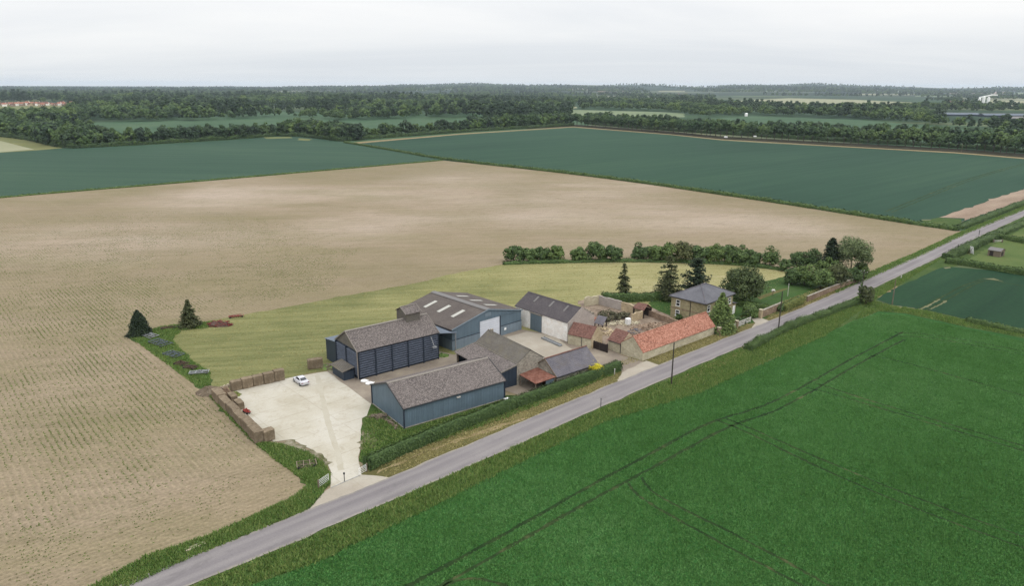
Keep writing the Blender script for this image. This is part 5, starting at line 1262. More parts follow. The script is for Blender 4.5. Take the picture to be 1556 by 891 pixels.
# saloon car
def car(loc, rz):
    b = thing('parked_car', 'silver white four door saloon car parked on the pale concrete', 'car', (*loc, .11), rz)
    # stations along x (front +): half width, sill height, shoulder height
    st = [(-2.18, .66, .42, .78), (-2.05, .80, .28, .92), (-1.5, .86, .22, .97), (-.6, .88, .20, .95), (.5, .88, .20, .93), (1.2, .87, .22, .88), (1.85, .80, .26, .76), (2.12, .64, .34, .62)]
    m = MB(); n = 8
    for x, w_, z0, z1 in st:
        m.v += [(x, -w_ * .9, z0), (x, w_ * .9, z0), (x, w_, z0 + .15), (x, w_ * .99, z1 - .1), (x, w_ * .86, z1), (x, -w_ * .86, z1), (x, -w_ * .99, z1 - .1), (x, -w_, z0 + .15)]
    for i in range(len(st) - 1):
        for j in range(n): m.f.append((i * n + j, (i + 1) * n + j, (i + 1) * n + (j + 1) % n, i * n + (j + 1) % n))
    m.f.append(tuple(range(n))); m.f.append(tuple(reversed(range((len(st) - 1) * n, len(st) * n))))
    m.build('body', MAT['carpaint'], b)
    lo = [(-1.55, .74, .93), (1.05, .76, .88)]; hi = [(-.85, .58, 1.38), (.25, .58, 1.38)]
    m = MB(); (xa, wa, za), (xb, wb, zb) = lo; (xc, wc, zc), (xd, wd, zd) = hi
    m.solid([(xa, -wa, za), (xb, -wb, zb), (xb, wb, zb), (xa, wa, za)], [(xc, -wc, zc), (xd, -wd, zd), (xd, wd, zd), (xc, wc, zc)]); 
    r = m.build('cabin', MAT['carpaint'], b, bevel=.06)
    def glass(name, pts, off):
        q = [Vector(p) + Vector(off) for p in pts]; k = Vector(off) * .5
        MB().solid([tuple(p - k) for p in q], [tuple(p) for p in q]).build(name, MAT['glass'], r)
    lp = lambda p, q, k: tuple(Vector(p).lerp(Vector(q), k))
    A_, B_, C_, D_ = (xa, -wa, za), (xa, wa, za), (xc, wc, zc), (xc, -wc, zc)
    def inset(a, b_, c_, d_, u0, u1, v0, v1):
        f = lambda u, v: tuple(Vector(lp(a, b_, u)).lerp(Vector(lp(d_, c_, u)), v)); return [f(u0, v0), f(u1, v0), f(u1, v1), f(u0, v1)]
    glass('rear_window', inset(A_, B_, C_, D_, .08, .92, .14, .9), (-.02, 0, .03))
    glass('windscreen', inset((xb, wb, zb), (xb, -wb, zb), (xd, -wd, zd), (xd, wd, zd), .06, .94, .1, .92), (.025, 0, .03))
    for s in (1, -1):
        for u0, u1 in ((.10, .48), (.52, .86)):
            glass('side_window', inset((xa, s * wa, za), (xb, s * wb, zb), (xd, s * wd, zd), (xc, s * wc, zc), u0, u1, .14, .88), (0, s * .03, .015))
    for x in (-1.35, 1.32):
        for s in (1, -1):
            w_ = MB().bar((x, s * .68, .32), (x, s * .89, .32), .32, 16).build('wheel', MAT['rubber'], b); MB().bar((x, s * .885, .32), (x, s * .905, .32), .19, 12).build('rim', MAT['steel'], w_)
    for s in (1, -1):
        MB().box(-2.20, -2.08, min(s * .42, s * .76), max(s * .42, s * .76), .66, .80).build('tail_light', MAT['taillight'], b)
        MB().box(2.0, 2.12, min(s * .4, s * .66), max(s * .4, s * .66), .52, .64).build('headlight', MAT['glass'], b)
        MB().box(.62, .78, min(s * .88, s * 1.02), max(s * .88, s * 1.02), .86, .98).build('door_mirror', MAT['carpaint'], b)
    MB().box(-2.25, -2.1, -.74, .74, .36, .52).build('bumper', MAT['carpaint'], b)
    MB().box(-2.215, -2.18, -.26, .26, .55, .66).build('number_plate', MAT['offwhite'], b)
a1, a2, a3 = G(443.1, 579.8), G(455, 589.5), G(472, 586)
car((a1 + a3) / 2, ang(a2, a1) + .02)

# machinery left in the grass
def harrow(name, label, c, rz, L_, W_, mat, seed, cat='farm implement', z=.06, hh=.7, nb=5, tall=0, group=None):
    r = random.Random(seed); hh *= .75; b = thing(name, label, cat, (*c, z), rz, group); m = MB()
    for i in range(nb): y = -W_ / 2 + W_ * i / (nb - 1); m.beam((-L_ / 2, y, hh + r.uniform(-.06, .06)), (L_ / 2 * r.uniform(.7, 1), y + r.uniform(-.25, .25), hh + r.uniform(-.2, .2)), .09, .09)
    for i in range(4): x = -L_ / 2 + L_ * i / 3; m.beam((x, -W_ / 2, hh + .02), (x + r.uniform(-.1, .1), W_ / 2, hh + .02), .12, .10)
    m.build('frame', MAT[mat], b)
    t = MB()
    for i in range(nb):
        y = -W_ / 2 + W_ * i / (nb - 1)
        for j in range(7):
            x = -L_ / 2 + L_ * (j + r.uniform(.2, .8)) / 7; t.beam((x, y, hh), (x + r.uniform(-.1, .15), y + r.uniform(-.08, .08), 0), .05, .05)
    t.build('tines', MAT['rustbrown'], b)
    if tall:
        h = MB(); h.beam((-.4, 0, hh), (0, 0, hh + tall), .08, .08); h.beam((.4, 0, hh), (0, 0, hh + tall), .08, .08); h.beam((0, 0, hh + tall), (L_ * .4, 0, hh), .06, .06); h.build('headstock', MAT[mat], b)
    for s in (-1, 1): MB().bar((s * L_ * .4, -W_ / 2 - .10, .2), (s * L_ * .4, -W_ / 2 + .04, .2), .22, 12).build('wheel', MAT['rubber'], b)
    return b
MG = 'old implements laid up along the meadow edge'
harrow('spring_tine_harrow', 'faded blue grey harrow frame on the grass bank below the dark green conifer', G(244, 524), -.6, 5.2, 2.6, 'bluesteel', 1, group=MG, tall=.7)
harrow('spring_tine_harrow', 'dull grey toolbar at the foot of the dark green conifer', G(229, 513), -.5, 3.6, 2.0, 'steel', 2, group=MG, tall=.5)
harrow('spring_tine_harrow', 'weathered grey cultivator half hidden in grass between blue harrow and drill frame', G(264, 541), -.5, 4.2, 2.2, 'bluesteel', 3, group=MG, hh=.55, tall=.8)
harrow('spring_tine_harrow', 'small brown tined frame in the grass above the rusty plough', G(276, 555), -.4, 2.6, 1.6, 'rustbrown', 4, group=MG, hh=.5, tall=.6)
harrow('spring_tine_harrow', 'rusty red brown plough frame in grass beside the pale grey roller frame', G(290, 561), -.3, 2.6, 1.5, 'rustbrown', 5, group=MG, hh=.55)
harrow('spring_tine_harrow', 'pale grey roller frame nearest the gravel heap', G(303, 569), .25, 3.6, 1.5, 'steel', 6, group=MG, hh=.65, tall=.4)
harrow('spring_tine_harrow', 'low grey harrow on the stony grass beside the concrete entrance', G(466, 708), .35, 2.8, 1.9, 'timber', 7, hh=.45, nb=4)
harrow('small_implement', 'bright red implement lying against the bales inside the yard', G(375.5, 629), -.7, 1.5, .6, 'redpaint', 8, z=.11, hh=.6, tall=.5)
heap('scrap_heap', 'tangled heap of dark red iron at the far edge of the hay meadow', G(333, 495), 3.4, 1.7, 1.1, 0, ('rustbrown', 'rustred'), 12, cat='scrap heap')
o = bpy.data.objects.get('scrap_heap'); 
m = MB(); r = random.Random(5)
for i in range(70):
    a = r.uniform(0, 6.28); q = r.random() ** .5; x, y = 3.1 * q * math.cos(a), 1.5 * q * math.sin(a); z = .15 + 1.1 * (1 - q) + r.uniform(0, .3); t = r.uniform(0, 3.1); l = r.uniform(.5, 1.3)
    m.beam((x - math.cos(t) * l / 2, y - math.sin(t) * l / 2, z), (x + math.cos(t) * l / 2, y + math.sin(t) * l / 2, z + r.uniform(-.4, .4)), .09, .09)
for ch in list(o.children):
    if ch.name.startswith('loose_pieces'): bpy.data.objects.remove(ch)
m.build('iron_bars', MAT['rustred'], o)
harrow('spring_tine_harrow', 'small dull red frame beyond the dark red scrap heap', G(359, 482.5), .4, 3.4, 1.2, 'rustred', 9, group=MG, hh=.45)
harrow('spring_tine_harrow', 'dark brown frame between the two conifers at the meadow corner', G(256, 500), .4, 3.2, 1.2, 'rustbrown', 10, group=MG, hh=.45)
heap('timber_pile', 'short pile of orange brown timber at the foot of the dark conifer', G(213, 511), 1.2, .6, .35, 24, ('timber', 'rust'), 14, (.2, .6), cat='timber pile')
heap('brushwood_pile', 'dark brushwood pile on the grass by the blue barn gable', G(577, 635), 2.2, 1.2, .5, 90, ('darktimber', 'timber'), 15, (.1, .4), cat='brushwood')
heap('brushwood_pile', 'scattered poles lying along the blue barn gable', G(594, 645), 2.6, .5, .25, 50, ('mud', 'timber'), 16, (.12, .5), cat='brushwood', rz=R(126))
heap('brushwood_pile', 'bramble and branch heap in front of the navy porch', G(503, 560), 3.0, 1.4, .6, 100, ('tuft', 'timber'), 17, (.1, .4), cat='brushwood', rz=-.5)
# white bags by the blue barn
for i, (px, lab, s) in enumerate((((553.5, 581), 'white full sack on the yard, the one nearer the slatted store', 1.0), ((561.5, 584.5), 'white full sack on the yard, the one nearer the blue barn', 1.1))):
    c = G(*px); b = thing('white_sack', lab, 'sack', (*c, .09), .3 * i, 'white sacks on the yard')
    v = []; f = []; k = 14
    for j, (q, zz) in enumerate(((.9, 0), (1.05, .12), (.95, .3), (.55, .42), (.2, .46))):
        for n_ in range(k): t = 2 * math.pi * n_ / k; w_ = 1 + .07 * math.sin(3 * t + j + i); v.append((.72 * s * q * w_ * math.cos(t), .48 * s * q * w_ * math.sin(t), zz))
    for j in range(4):
        for n_ in range(k): f.append((j * k + n_, j * k + (n_ + 1) % k, (j + 1) * k + (n_ + 1) % k, (j + 1) * k + n_))
    f.append(tuple(range(4 * k, 5 * k))); mm = MB(); mm.v = v; mm.f = f; mm.build('sack_body', MAT['white'], b)
    MB().bar((.66 * s, 0, .2), (.9 * s, .1, .24), .12, 8, .05).build('tied_neck', MAT['white'], b)
# long steel on the inner yard
a, c = G(824, 515), G(852, 527.5); b = thing('steel_trough', 'long pale steel channel lying on the yard in front of the white barn', 'steel channel', (a + c) / 2, ang(a, c)); L_ = float(np.hypot(*(c - a)))
MB().box(-L_ / 2, L_ / 2, -.35, .35, .22, .30).build('web', MAT['steel'], b)
for s in (-1, 1): MB().box(-L_ / 2, L_ / 2, s * .38 - .025, s * .38 + .025, .1, .5).build('flange', MAT['steel'], b)
for x in (-.35, .35): MB().box(x * L_ - .1, x * L_ + .1, -.5, .5, .1, .218).build('bearer', MAT['timber'], b)
c = G(770, 611); b = thing('feed_trough', 'small white trough on legs at the end wall of the blue barn', 'trough', (*c, .1), UA)
MB().solid([(-.42, -.22, .3), (.42, -.22, .3), (.42, .22, .3), (-.42, .22, .3)], [(-.5, -.3, .6), (.5, -.3, .6), (.5, .3, .6), (-.5, .3, .6)]).build('basin', MAT['white'], b)
for x in (-.34, .34):
    for y in (-.15, .15): MB().box(x - .05, x + .05, y - .05, y + .05, 0, .298).build('leg', MAT['white'], b)
heap('weed_clump', 'dark green weeds against the right end of the slatted store', G(672, 542), 1.6, 1.0, .6, 60, ('tuft', 'tuft'), 18, (.1, .35), cat='weeds')

# poles and posts
PG = 'wooden power poles along the lane'
def power_pole(base, ytop, label, arm=True, mat='pole'):
    c = G(*base); h = hfrom(c, ytop); b = thing('power_pole', label, 'power pole', c, UA, PG)
    MB().bar((0, 0, -.1), (0, 0, h), .15, 10, .10).build('pole_shaft', MAT[mat], b)
    if arm:
        MB().beam((0, -.9, h - .35), (0, .9, h - .35), .10, .12).build('crossarm', MAT['pole'], b)
        for y in (-.8, 0, .8): MB().bar((0, y, h - .28 if y else h + .005), (0, y, h - .02 if y else h + .25), .05, 8).build('insulator', MAT['offwhite'], b)
    m = MB()
    for k in range(6): m.beam((0, -.16, h * .3 + k * .4), (0, .16, h * .3 + k * .4), .03, .03)
    m.build('step_bolts', MAT['steel'], b)
    return c, h
P1 = power_pole((1020, 585), 521, 'dark wooden power pole opposite the near end of the orange roofed barn', False)
P2 = power_pole((1182, 507.5), 443, 'wooden power pole opposite the farmhouse drive', False)
P3 = power_pole((1306.5, 461), 412, 'ivy clad wooden power pole on the bend below the willow')
P4 = power_pole((1355.5, 463), 425, 'pale slim pole standing at the near edge of the small green field', False, 'timber')
P5 = power_pole((1460.5, 232.5), 217.5, 'far wooden pole beside the track under the avenue trees', False, 'timber')
def wire(label, a, ha, b_, hb, sag):
    o0 = np.array(a); m = MB(); pts = []
    for i in range(13): t = i / 12; p = o0 + (np.array(b_) - o0) * t - o0; pts.append((*p, lerp(ha, hb, t) - sag * 4 * t * (1 - t)))
    for p, q in zip(pts[:-1], pts[1:]): m.bar(p, q, .018, 4)
    o = m.build('overhead_wire', MAT['gutter']); o.location = (*o0, 0); tag(o, label, 'wire', 'overhead wires along the lane'); return o
wire('thin wire slung between the nearest pole and the farmhouse drive pole', P1[0], P1[1] - .1, P2[0], P2[1] - .1, .7)
wire('thin wire slung between the farmhouse drive pole and the ivy clad pole', P2[0], P2[1] - .1, P3[0], P3[1] - .4, .8)
wire('thin wire from the nearest pole across to the wing of the tiled barn', P1[0], P1[1] - .2, G(944, 538), 4.2, .5)
def marker(label, base, ytop, mat='offwhite', r=.06):
    c = G(*base); h = hfrom(c, ytop); b = thing('marker_post', label, 'post', (*c, .05), UA, 'small posts by the lane'); MB().box(-r, r, -r, r, 0, h).build('shaft', MAT[mat], b); MB().box(-r - .02, r + .02, -r - .02, r + .02, h + .002, h + .12).build('cap', MAT[mat], b)
marker('short white marker post on the verge in front of the yellow shrub', (933.7, 570), 562)
marker('slim dark marker post on the field side of the lane opposite the blue barn', (912.8, 620), 607, 'gutter', .04)
marker('dark post at the lane junction beside the far field hedge', (1487.5, 357.5), 350, 'gutter', .08)
marker('pale leaning post beside the small green field corner', (1369, 424), 416.5, 'offwhite', .1)
marker('tall pale clothes line pole in the garden behind the lime hedge', (1196.7, 451), 432, 'offwhite', .05)
b = thing('bird_table', 'white topped bird table in the garden in front of the shrubs', 'bird table', G(1174, 450), 0); MB().box(-.06, .06, -.06, .06, 0, 1.3).build('leg', MAT['timber'], b); MB().box(-.45, .45, -.4, .4, 1.302, 1.36).build('tray', MAT['timber'], b); MB().solid([(-.4, -.35, 1.7), (.4, -.35, 1.7), (.4, .35, 1.7), (-.4, .35, 1.7)], [(-.4, -.02, 1.9), (.4, -.02, 1.9), (.4, .02, 1.9), (-.4, .02, 1.9)]).build('roof', MAT['offwhite'], b)
m = MB()
for x in (-.4, .4):
    for y in (-.35, .35): m.box(x - .03, x + .03, y - .03, y + .03, 1.363, 1.698)
m.build('corner_posts', MAT['white'], b)
c = G(297, 832.5); b = thing('concrete_slab', 'pale concrete drain slab set in the grass at the left lane edge', 'slab', (*c, .07), UA); MB().box(-1.2, 1.2, -.35, .35, -.05, .14).build('slab_block', MAT['clunch'], b, bevel=.02)
# paddock hut
a, c = G(1500, 388.5), G(1519, 391.5); th = ang(a, c); L_ = float(np.hypot(*(c - a))); b = thing('field_shelter', 'small weathered timber hut with a pale curved roof in the paddock', 'hut', a, th)
pent(L_, 4.2, 2.0, 2.7).build('wall', MAT['timber'], b); slopes(L_, 4.2, 2.0, 2.7, ov=.2, ovx=.15).build('roof', MAT['skylight_old'], b)
MB().box(.6, 1.7, -.06, -.005, .05, 1.8).build('door', MAT['darktimber'], b); MB().box(L_ + .005, L_ + .06, 1.0, 2.8, .3, 1.7).build('shutter', MAT['darktimber'], b)
c = G(1477, 386); b = thing('notice_board', 'white board propped up in the paddock by the roadside hedge', 'board', c, UA + 1); MB().solid([(-.7, -.05, .1), (.7, -.05, .1), (.7, .05, .1), (-.7, .05, .1)], [(-.7, .55, 2.6), (.7, .55, 2.6), (.7, .65, 2.6), (-.7, .65, 2.6)]).build('panel', MAT['white'], b); m = MB(); m.beam((-.5, .6, 2.3), (-.5, 1.6, 0), .08, .08); m.beam((.5, .6, 2.3), (.5, 1.6, 0), .08, .08); m.build('prop', MAT['timber'], b)
c = G(1516, 369); b = thing('field_jump', 'small grey jump of crossed poles in the paddock near its back hedge', 'jump', c, 0); m = MB(); m.beam((-1.5, 0, .9), (1.5, 0, .9), .12, .12); m.beam((-1.5, 0, .4), (1.5, 0, .6), .12, .12); m.build('poles', MAT['offwhite'], b)
for s in (-1, 1): MB().box(s * 1.6 - .06, s * 1.6 + .06, -.3, .3, 0, 1.3).build('stand', MAT['timber'], b)

# ================================================================== HEDGES AND GARDEN TREES
hl = [G(*p) for p in ((560, 713.5), (600, 694), (700, 651.5), (800, 613), (880, 584.5), (939, 562.5))]
hedge('clipped_hedge', 'long clipped green hedge between the blue barn and the lane', hl, 1.8, 2.05, seed=1, dens=36, size=.15, rough=.05)
ys = G(905.5, 573.5); d = hedge('golden_shrub', 'bright yellow shrub growing out of the long hedge', [ys - U * .9, ys + U * .9], 1.9, 2.1, 'leaf_yellow', 2, 60, .13, cat='shrub', clipped=False)
hedge('roadside_hedge', 'rough green hedge on the field side of the lane below the farmhouse', smooth_line(GP([(1136, 533), (1160, 519), (1205, 497), (1255, 479), (1304, 461)])), 2.0, 1.5, seed=3, dens=44, size=.15, rough=.22, clipped=False)
hedge('far_field_hedge', 'long dark hedge dividing the bare beet field from the far green crop', smooth_line(GP([(524, 217), (600, 229.5), (675, 243.5), (900, 267.5), (1180, 308), (1380, 340), (1455, 351)])), 2.6, 1.7, seed=4, dens=3.2, size=.5, rough=.2, clipped=False)
hedge('ditch_hedge', 'thin low dark hedge line along the edge of the left green crop', smooth_line(GP([(-80, 310), (0, 300.5), (330, 273.5), (672, 244)])), 1.6, .8, seed=5, dens=3.0, size=.45, rough=.25, clipped=False)
hedge('lane_hedge', 'bushy hedge along the lane beyond the junction beside the bare strip', smooth_line(GP([(1457, 348), (1490, 335), (1556, 309), (1640, 278)])), 3.5, 1.5, seed=6, dens=6, size=.35, rough=.25, clipped=False)
hedge('paddock_hedge', 'thick bushy hedge between the lane and the paddock with the hut', smooth_line(GP([(1440, 393.5), (1470, 380), (1500, 366), (1514, 359)])), 4.0, 2.2, seed=7, dens=8, size=.32, rough=.3, clipped=False)
hedge('paddock_hedge', 'dark clipped hedge between the small green field and the paddock with the hut', smooth_line(GP([(1438, 400), (1470, 404), (1510, 411), (1556, 418.5), (1680, 439)])), 2.2, 1.9, seed=8, dens=9, size=.3, rough=.1)
hedge('paddock_hedge', 'dark hedge behind the paddock hut', smooth_line(GP([(1512, 361), (1556, 370), (1680, 394)])), 2.2, 1.9, seed=9, dens=7, size=.32, rough=.12)
hedge('lane_hedge', 'bright green hedge along the right of the lane beyond the paddock', smooth_line(GP([(1517, 357), (1556, 341), (1650, 304)])), 4, 1.5, seed=10, dens=6, size=.35, rough=.3, clipped=False)
hedge('field_corner_hedge', 'short dark hedge on the boundary of the small green field and the wheat', smooth_line(GP([(1470, 490), (1510, 499), (1556, 508), (1640, 528)])), 1.6, 1.2, seed=11, dens=12, size=.25, rough=.2, clipped=False)
hedge('garden_hedge', 'tall dark garden hedge behind the ruined yard and the lawn', smooth_line(GP([(916, 459), (950, 459.5), (985, 457), (1020, 455)])), 2.2, 2.4, seed=12, dens=16, size=.24, rough=.15)
hedge('garden_hedge', 'low dark clipped hedge running from the farmhouse porch into the garden', GP([(1113, 463), (1140, 468), (1166, 473)]), 1.8, 1.5, seed=13, dens=26, size=.17, rough=.06)
hedge('lime_hedge', 'golden green clipped hedge on top of the bank by the lane', GP([(1189, 473.5), (1216, 461.5)]), 1.9, 2.0, 'hedge_lime', 14, 26, .17, rough=.08)
hedge('meadow_hedge', 'low ragged hedge bottom joining the bushes along the back of the hay meadow', smooth_line(GP([(766, 402), (860, 399), (960, 397.5), (1060, 399.5), (1140, 404), (1195, 412)])), 2.2, 1.0, seed=15, dens=9, size=.28, rough=.3, clipped=False)
broadleaf('garden_shrub', 'dark rounded shrub between the farmhouse porch and the drive', (1140, 482), 461, 36, seed=31, nleaf=2200, size=.2, hb=.03, cat='shrub')
broadleaf('garden_shrub', 'low dark shrub under the farmhouse porch behind the white fence', (1126, 491), 481, 22, seed=32, nleaf=1000, size=.16, hb=.03, cat='shrub')
broadleaf('garden_shrub', 'small dark bush at the lane end of the brick garden wall', (1186, 474), 463, 14, seed=33, nleaf=900, size=.18, hb=.03, cat='shrub')
# bushes along the back of the hay meadow
bx = [(781, 398, 372, 26, 'second'), (802, 398.5, 376, 24, ''), (823, 398, 375, 24, ''), (844, 397.5, 373, 26, ''), (880, 397, 374, 22, ''), (903, 397.5, 367, 30, ''), (929, 397, 373, 28, ''), (971, 396, 370, 26, ''), (993, 396.5, 372, 26, ''), (1014, 397, 368, 26, ''), (1037, 397.5, 366, 32, 'b'), (1062, 398, 371, 28, ''), (1084, 399, 370, 26, ''), (1105, 400, 371, 26, ''), (1126, 401.5, 374, 26, ''), (1143, 404, 380, 20, '')]
lab_b = ['leftmost bush in the row along the back of the hay meadow', 'second bush from the left end of the meadow back row', 'third bush from the left end of the meadow back row', 'bush on the left of the first gap in the meadow back row', 'small bush on the right of the first gap in the meadow back row', 'tallest bush of the middle clump in the meadow back row', 'bush on the left of the second gap in the meadow back row', 'bush on the right of the second gap in the meadow back row', 'bush second from the second gap in the long right clump', 'bush just left of the brownish tree in the meadow back row',
         'brownish green tree in the middle of the long right clump of bushes', 'bush just right of the brownish tree in the meadow back row', 'bush behind the dark pine in the meadow back row', 'fourth bush from the right end of the meadow back row', 'second bush from the right end of the meadow back row', 'small bush at the right end of the meadow back row']
for i, (x, y, t, w_, q) in enumerate(bx):
    broadleaf('meadow_bush', lab_b[i], (x, y), t, w_ * 1.3, 'leaf_brown' if q == 'b' else 'leaf', 100 + i, nleaf=2600, size=.34, group='bushes along the back of the hay meadow', hb=.02, cat='bush', nclump=30)
broadleaf('meadow_bush', 'dark bushy tree standing alone right of the meadow back row', (1169, 407), 374, 30, 'leaf', 120, nleaf=2200, size=.3, hb=.06)
broadleaf('meadow_bush', 'small bush between the lone dark tree and the shrubbery', (1192, 412), 393, 22, 'leaf', 121, nleaf=1200, size=.28, hb=.04, cat='bush')
broadleaf('round_tree', 'large round olive green tree behind the farmhouse roof', (1127, 460), 403, 64, 'leaf_round', 130, nleaf=11000, size=.26, hb=.02, squash=.95, nclump=80)
broadleaf('willow_tree', 'large pale green willow at the bend of the lane', (1291, 421), 357, 62, 'leaf_willow', 131, nleaf=9500, size=.25, hb=.10, nclump=60)
sh = [((1213, 411), 380, 26, 'tall dark shrub at the back left of the shrubbery'), ((1233, 412), 377, 28, 'tall dark shrub beside the black conifer'), ((1203, 433), 406, 26, 'arching shrub at the left front of the shrubbery'), ((1222, 434), 400, 34, 'dense green shrub in the middle of the shrubbery'), ((1246, 440), 402, 38, 'broad green shrub at the front of the shrubbery above the wall'), ((1270, 436), 400, 34, 'olive green shrub below the black conifer'), ((1293, 430), 404, 30, 'dark shrub under the willow at the lane bend'), ((1258, 424), 392, 34, 'dense shrub behind the front of the shrubbery'), ((1307, 421), 398, 20, 'small shrub at the right edge of the willow')]
for i, (bp, t, w_, lb) in enumerate(sh): broadleaf('garden_shrub', lb, bp, t, w_ * 1.1, 'leaf' if i != 5 else 'leaf_brown', 140 + i, nleaf=2800, size=.27, hb=.03, cat='shrub', group='shrubs of the garden shrubbery')
broadleaf('pole_bush', 'bush wrapped round the ivy clad power pole', (1315, 464), 431, 24, 'leaf_brown', 160, nleaf=2000, size=.24, hb=.05, cat='bush')
broadleaf('pole_bush', 'slim ivy growth on the lower half of the power pole', (1306, 462), 425, 9, 'leaf', 161, nleaf=700, size=.2, hb=.02, cat='ivy', squash=1.2)
broadleaf('garden_shrub', 'scrubby weeds filling the roofless ruin behind the tiled stable', (926, 487), 473, 46, 'leaf_scrub', 162, nleaf=2200, size=.18, hb=.02, cat='scrub', squash=.6)
broadleaf('garden_shrub', 'scrubby weeds at the foot of the grey ruined wall', (946, 484), 474, 26, 'leaf_scrub', 163, nleaf=1200, size=.2, hb=.02, cat='scrub', squash=.6)
broadleaf('garden_shrub', 'small bush growing against the farmhouse side wall', (1032, 487), 477, 14, 'leaf', 164, nleaf=600, size=.16, hb=.02, cat='shrub')
conifer_tree('conifer', 'dark green cone shaped conifer at the field corner of the meadow', (213, 509), 471.5, 30, 'needle_dark', 1, 34, 16, .26, .0, .5, .03, .58)
conifer_tree('conifer', 'olive spruce with layered branches at the meadow corner beside the beet field', (289, 497), 455, 28, 'needle_olive', 2, 20, 11, .32, .1, .25, .03, .85)
conifer_tree('conifer', 'slim olive conifer standing alone behind the ruined yard', (947, 452), 398, 25, 'needle_olive', 3, 18, 7, .34, .15, .3, .06, .7)
conifer_tree('conifer', 'tall loose olive pine behind the garden lawn, left of the dark pine', (1014, 455), 386, 42, 'needle_olive', 4, 15, 9, .40, .25, .15, .10, .6)
conifer_tree('conifer', 'tall blackish pine with upswept branches behind the farmhouse roof', (1053, 455), 389, 48, 'needle_dark', 5, 15, 10, .42, .25, -.12, .08, .55, lean=.05)
conifer_tree('conifer', 'bright green spruce in front of the farmhouse by the lane', (1094, 503), 443, 48, 'needle_green', 6, 26, 15, .30, .05, .35, .02, .85)
conifer_tree('conifer', 'black green conifer rising over the shrubbery beside the willow', (1259, 420), 360, 30, 'needle_dark', 7, 26, 13, .34, .0, .3, .04, .5)

# ================================================================== FAR TREES
def far_crown_mesh(name, seed, h, rx, nleaf, size, hb, mats, nclump=22):
    v, f = crown(seed, rx, h * (1 - hb) * .55, h * (hb + (1 - hb) * .48), nclump, nleaf, size, .85, .72, .4, -.97 if hb < .1 else -.7)
    v[:, 2] = np.maximum(v[:, 2], .3); m = limbs(h, .38, h * max(hb, .12), rx, seed, 4)
    nv = len(v); V2 = np.concatenate([v, np.array(m.v)]); me = bpy.data.meshes.new(name)
    lv = f.tolist(); me.from_pydata(V2.tolist(), [], lv + [tuple(i + nv for i in q) for q in m.f]); me.materials.append(MAT[mats]); me.materials.append(MAT['bark'])
    mi = np.zeros(len(me.polygons), np.int32); mi[len(lv):] = 1; me.polygons.foreach_set('material_index', mi); me.update(); return me
VAR = [far_crown_mesh('broadleaf_tree', 500 + i, 17.5, (7.6, 8.6, 6.8, 8.0, 7.0, 9.0)[i], 1100, 1.0, (.02, .04, .03, .06, .02, .05)[i], ('leaf_far', 'leaf_far_dark', 'leaf_far_light', 'leaf_far', 'leaf_far', 'leaf_far_dark')[i]) for i in range(6)]
HI = [far_crown_mesh('avenue_tree', 520 + i, 18, (8.0, 8.8, 7.4)[i], 1000, 1.0, .16, 'leaf_far') for i in range(3)]
BU = [far_crown_mesh('belt_bush', 540 + i, 13, (6.4, 7.2, 5.8)[i], 800, .95, .02, 'leaf_far') for i in range(3)]
def belt(name, label, group, line, spacing, meshes, depth=0, rows=1, scale=(.85, 1.15), seed=0, first=None):
    r = random.Random(seed); P = [np.array(p) for p in line]; n_ = 0
    for row in range(rows):
        acc = spacing * r.uniform(.1, .7)
        for a, b in zip(P[:-1], P[1:]):
            d = b - a; Ln = float(np.hypot(*d)); d = d / Ln; nn = np.array([-d[1], d[0]]); nn = nn if nn[1] > 0 else -nn
            while acc < Ln:
                p = a + d * acc + nn * (row * depth + r.uniform(-1.5, 2.5)); s = r.uniform(*scale)
                o = obj(name, r.choice(meshes), None, (p[0], p[1], 0), r.uniform(0, 6.28), (s * r.uniform(.9, 1.1), s * r.uniform(.9, 1.1), s)); tag(o, label, 'tree', group); n_ += 1
                acc += spacing * r.uniform(.75, 1.25)
            acc -= Ln
    return n_
nt_ = 0
nt_ += belt('broadleaf_tree', 'leafy tree in the belt along the top edge of the left green crop', 'trees in the belt above the left green crop', GP([(122, 224.5), (234, 218.5), (368, 210.5), (415, 206.5)]), 8.5, VAR, 11, 2, (.75, 1.1), 1)
nt_ += belt('broadleaf_tree', 'tall leafy tree in the clump at the corner where the two far crops meet', 'trees in the clump between the two far crops', GP([(420, 205), (468, 207), (522, 214.5)]), 8, VAR, 10, 3, (.95, 1.2), 2)
nt_ += belt('broadleaf_tree', 'dense leafy tree in the wood edge at the left end of the far green crop', 'trees of the left wood edge', GP([(-40, 202), (45, 211), (85, 222), (116, 224.5)]), 9, VAR, 12, 4, (.9, 1.2), 3)
nt_ += belt('belt_tree', 'smaller leafy tree in the belt along the pale farm track', 'trees in the belt along the farm track', GP([(526, 213.5), (600, 207.5), (668, 202.5)]), 8.0, BU + VAR[:2], 9, 1, (.8, 1.2), 4)
nt_ += belt('belt_tree', 'leafy tree in the thicker belt where the farm track meets the avenue', 'trees in the thick belt at the track corner', GP([(670, 202.5), (716, 199.5)]), 8, VAR, 9, 1, (.9, 1.1), 5)
nt_ += belt('belt_tree', 'leafy tree in the thicker belt where the farm track meets the avenue', 'trees in the thick belt at the track corner', GP([(722, 199), (800, 194.5), (870, 190)]), 8.5, VAR, 11, 2, (.95, 1.25), 6)
nt_ += belt('avenue_tree', 'avenue tree with a clear trunk along the far right green crop', 'avenue trees above the far right crop', GP([(876, 190.3), (1020, 201.5), (1096, 208), (1261, 217), (1450, 226.5), (1570, 236)]), 8.4, HI, 13, 1, (.9, 1.2), 7)
nt_ += belt('avenue_tree', 'leafy tree in the second row behind the avenue trees', 'second row behind the avenue trees', GP([(890, 187), (1020, 197.5), (1096, 203), (1261, 211), (1450, 219.5), (1570, 228)]), 9.5, VAR, 13, 1, (1.0, 1.3), 8)
print('individual far trees', nt_)
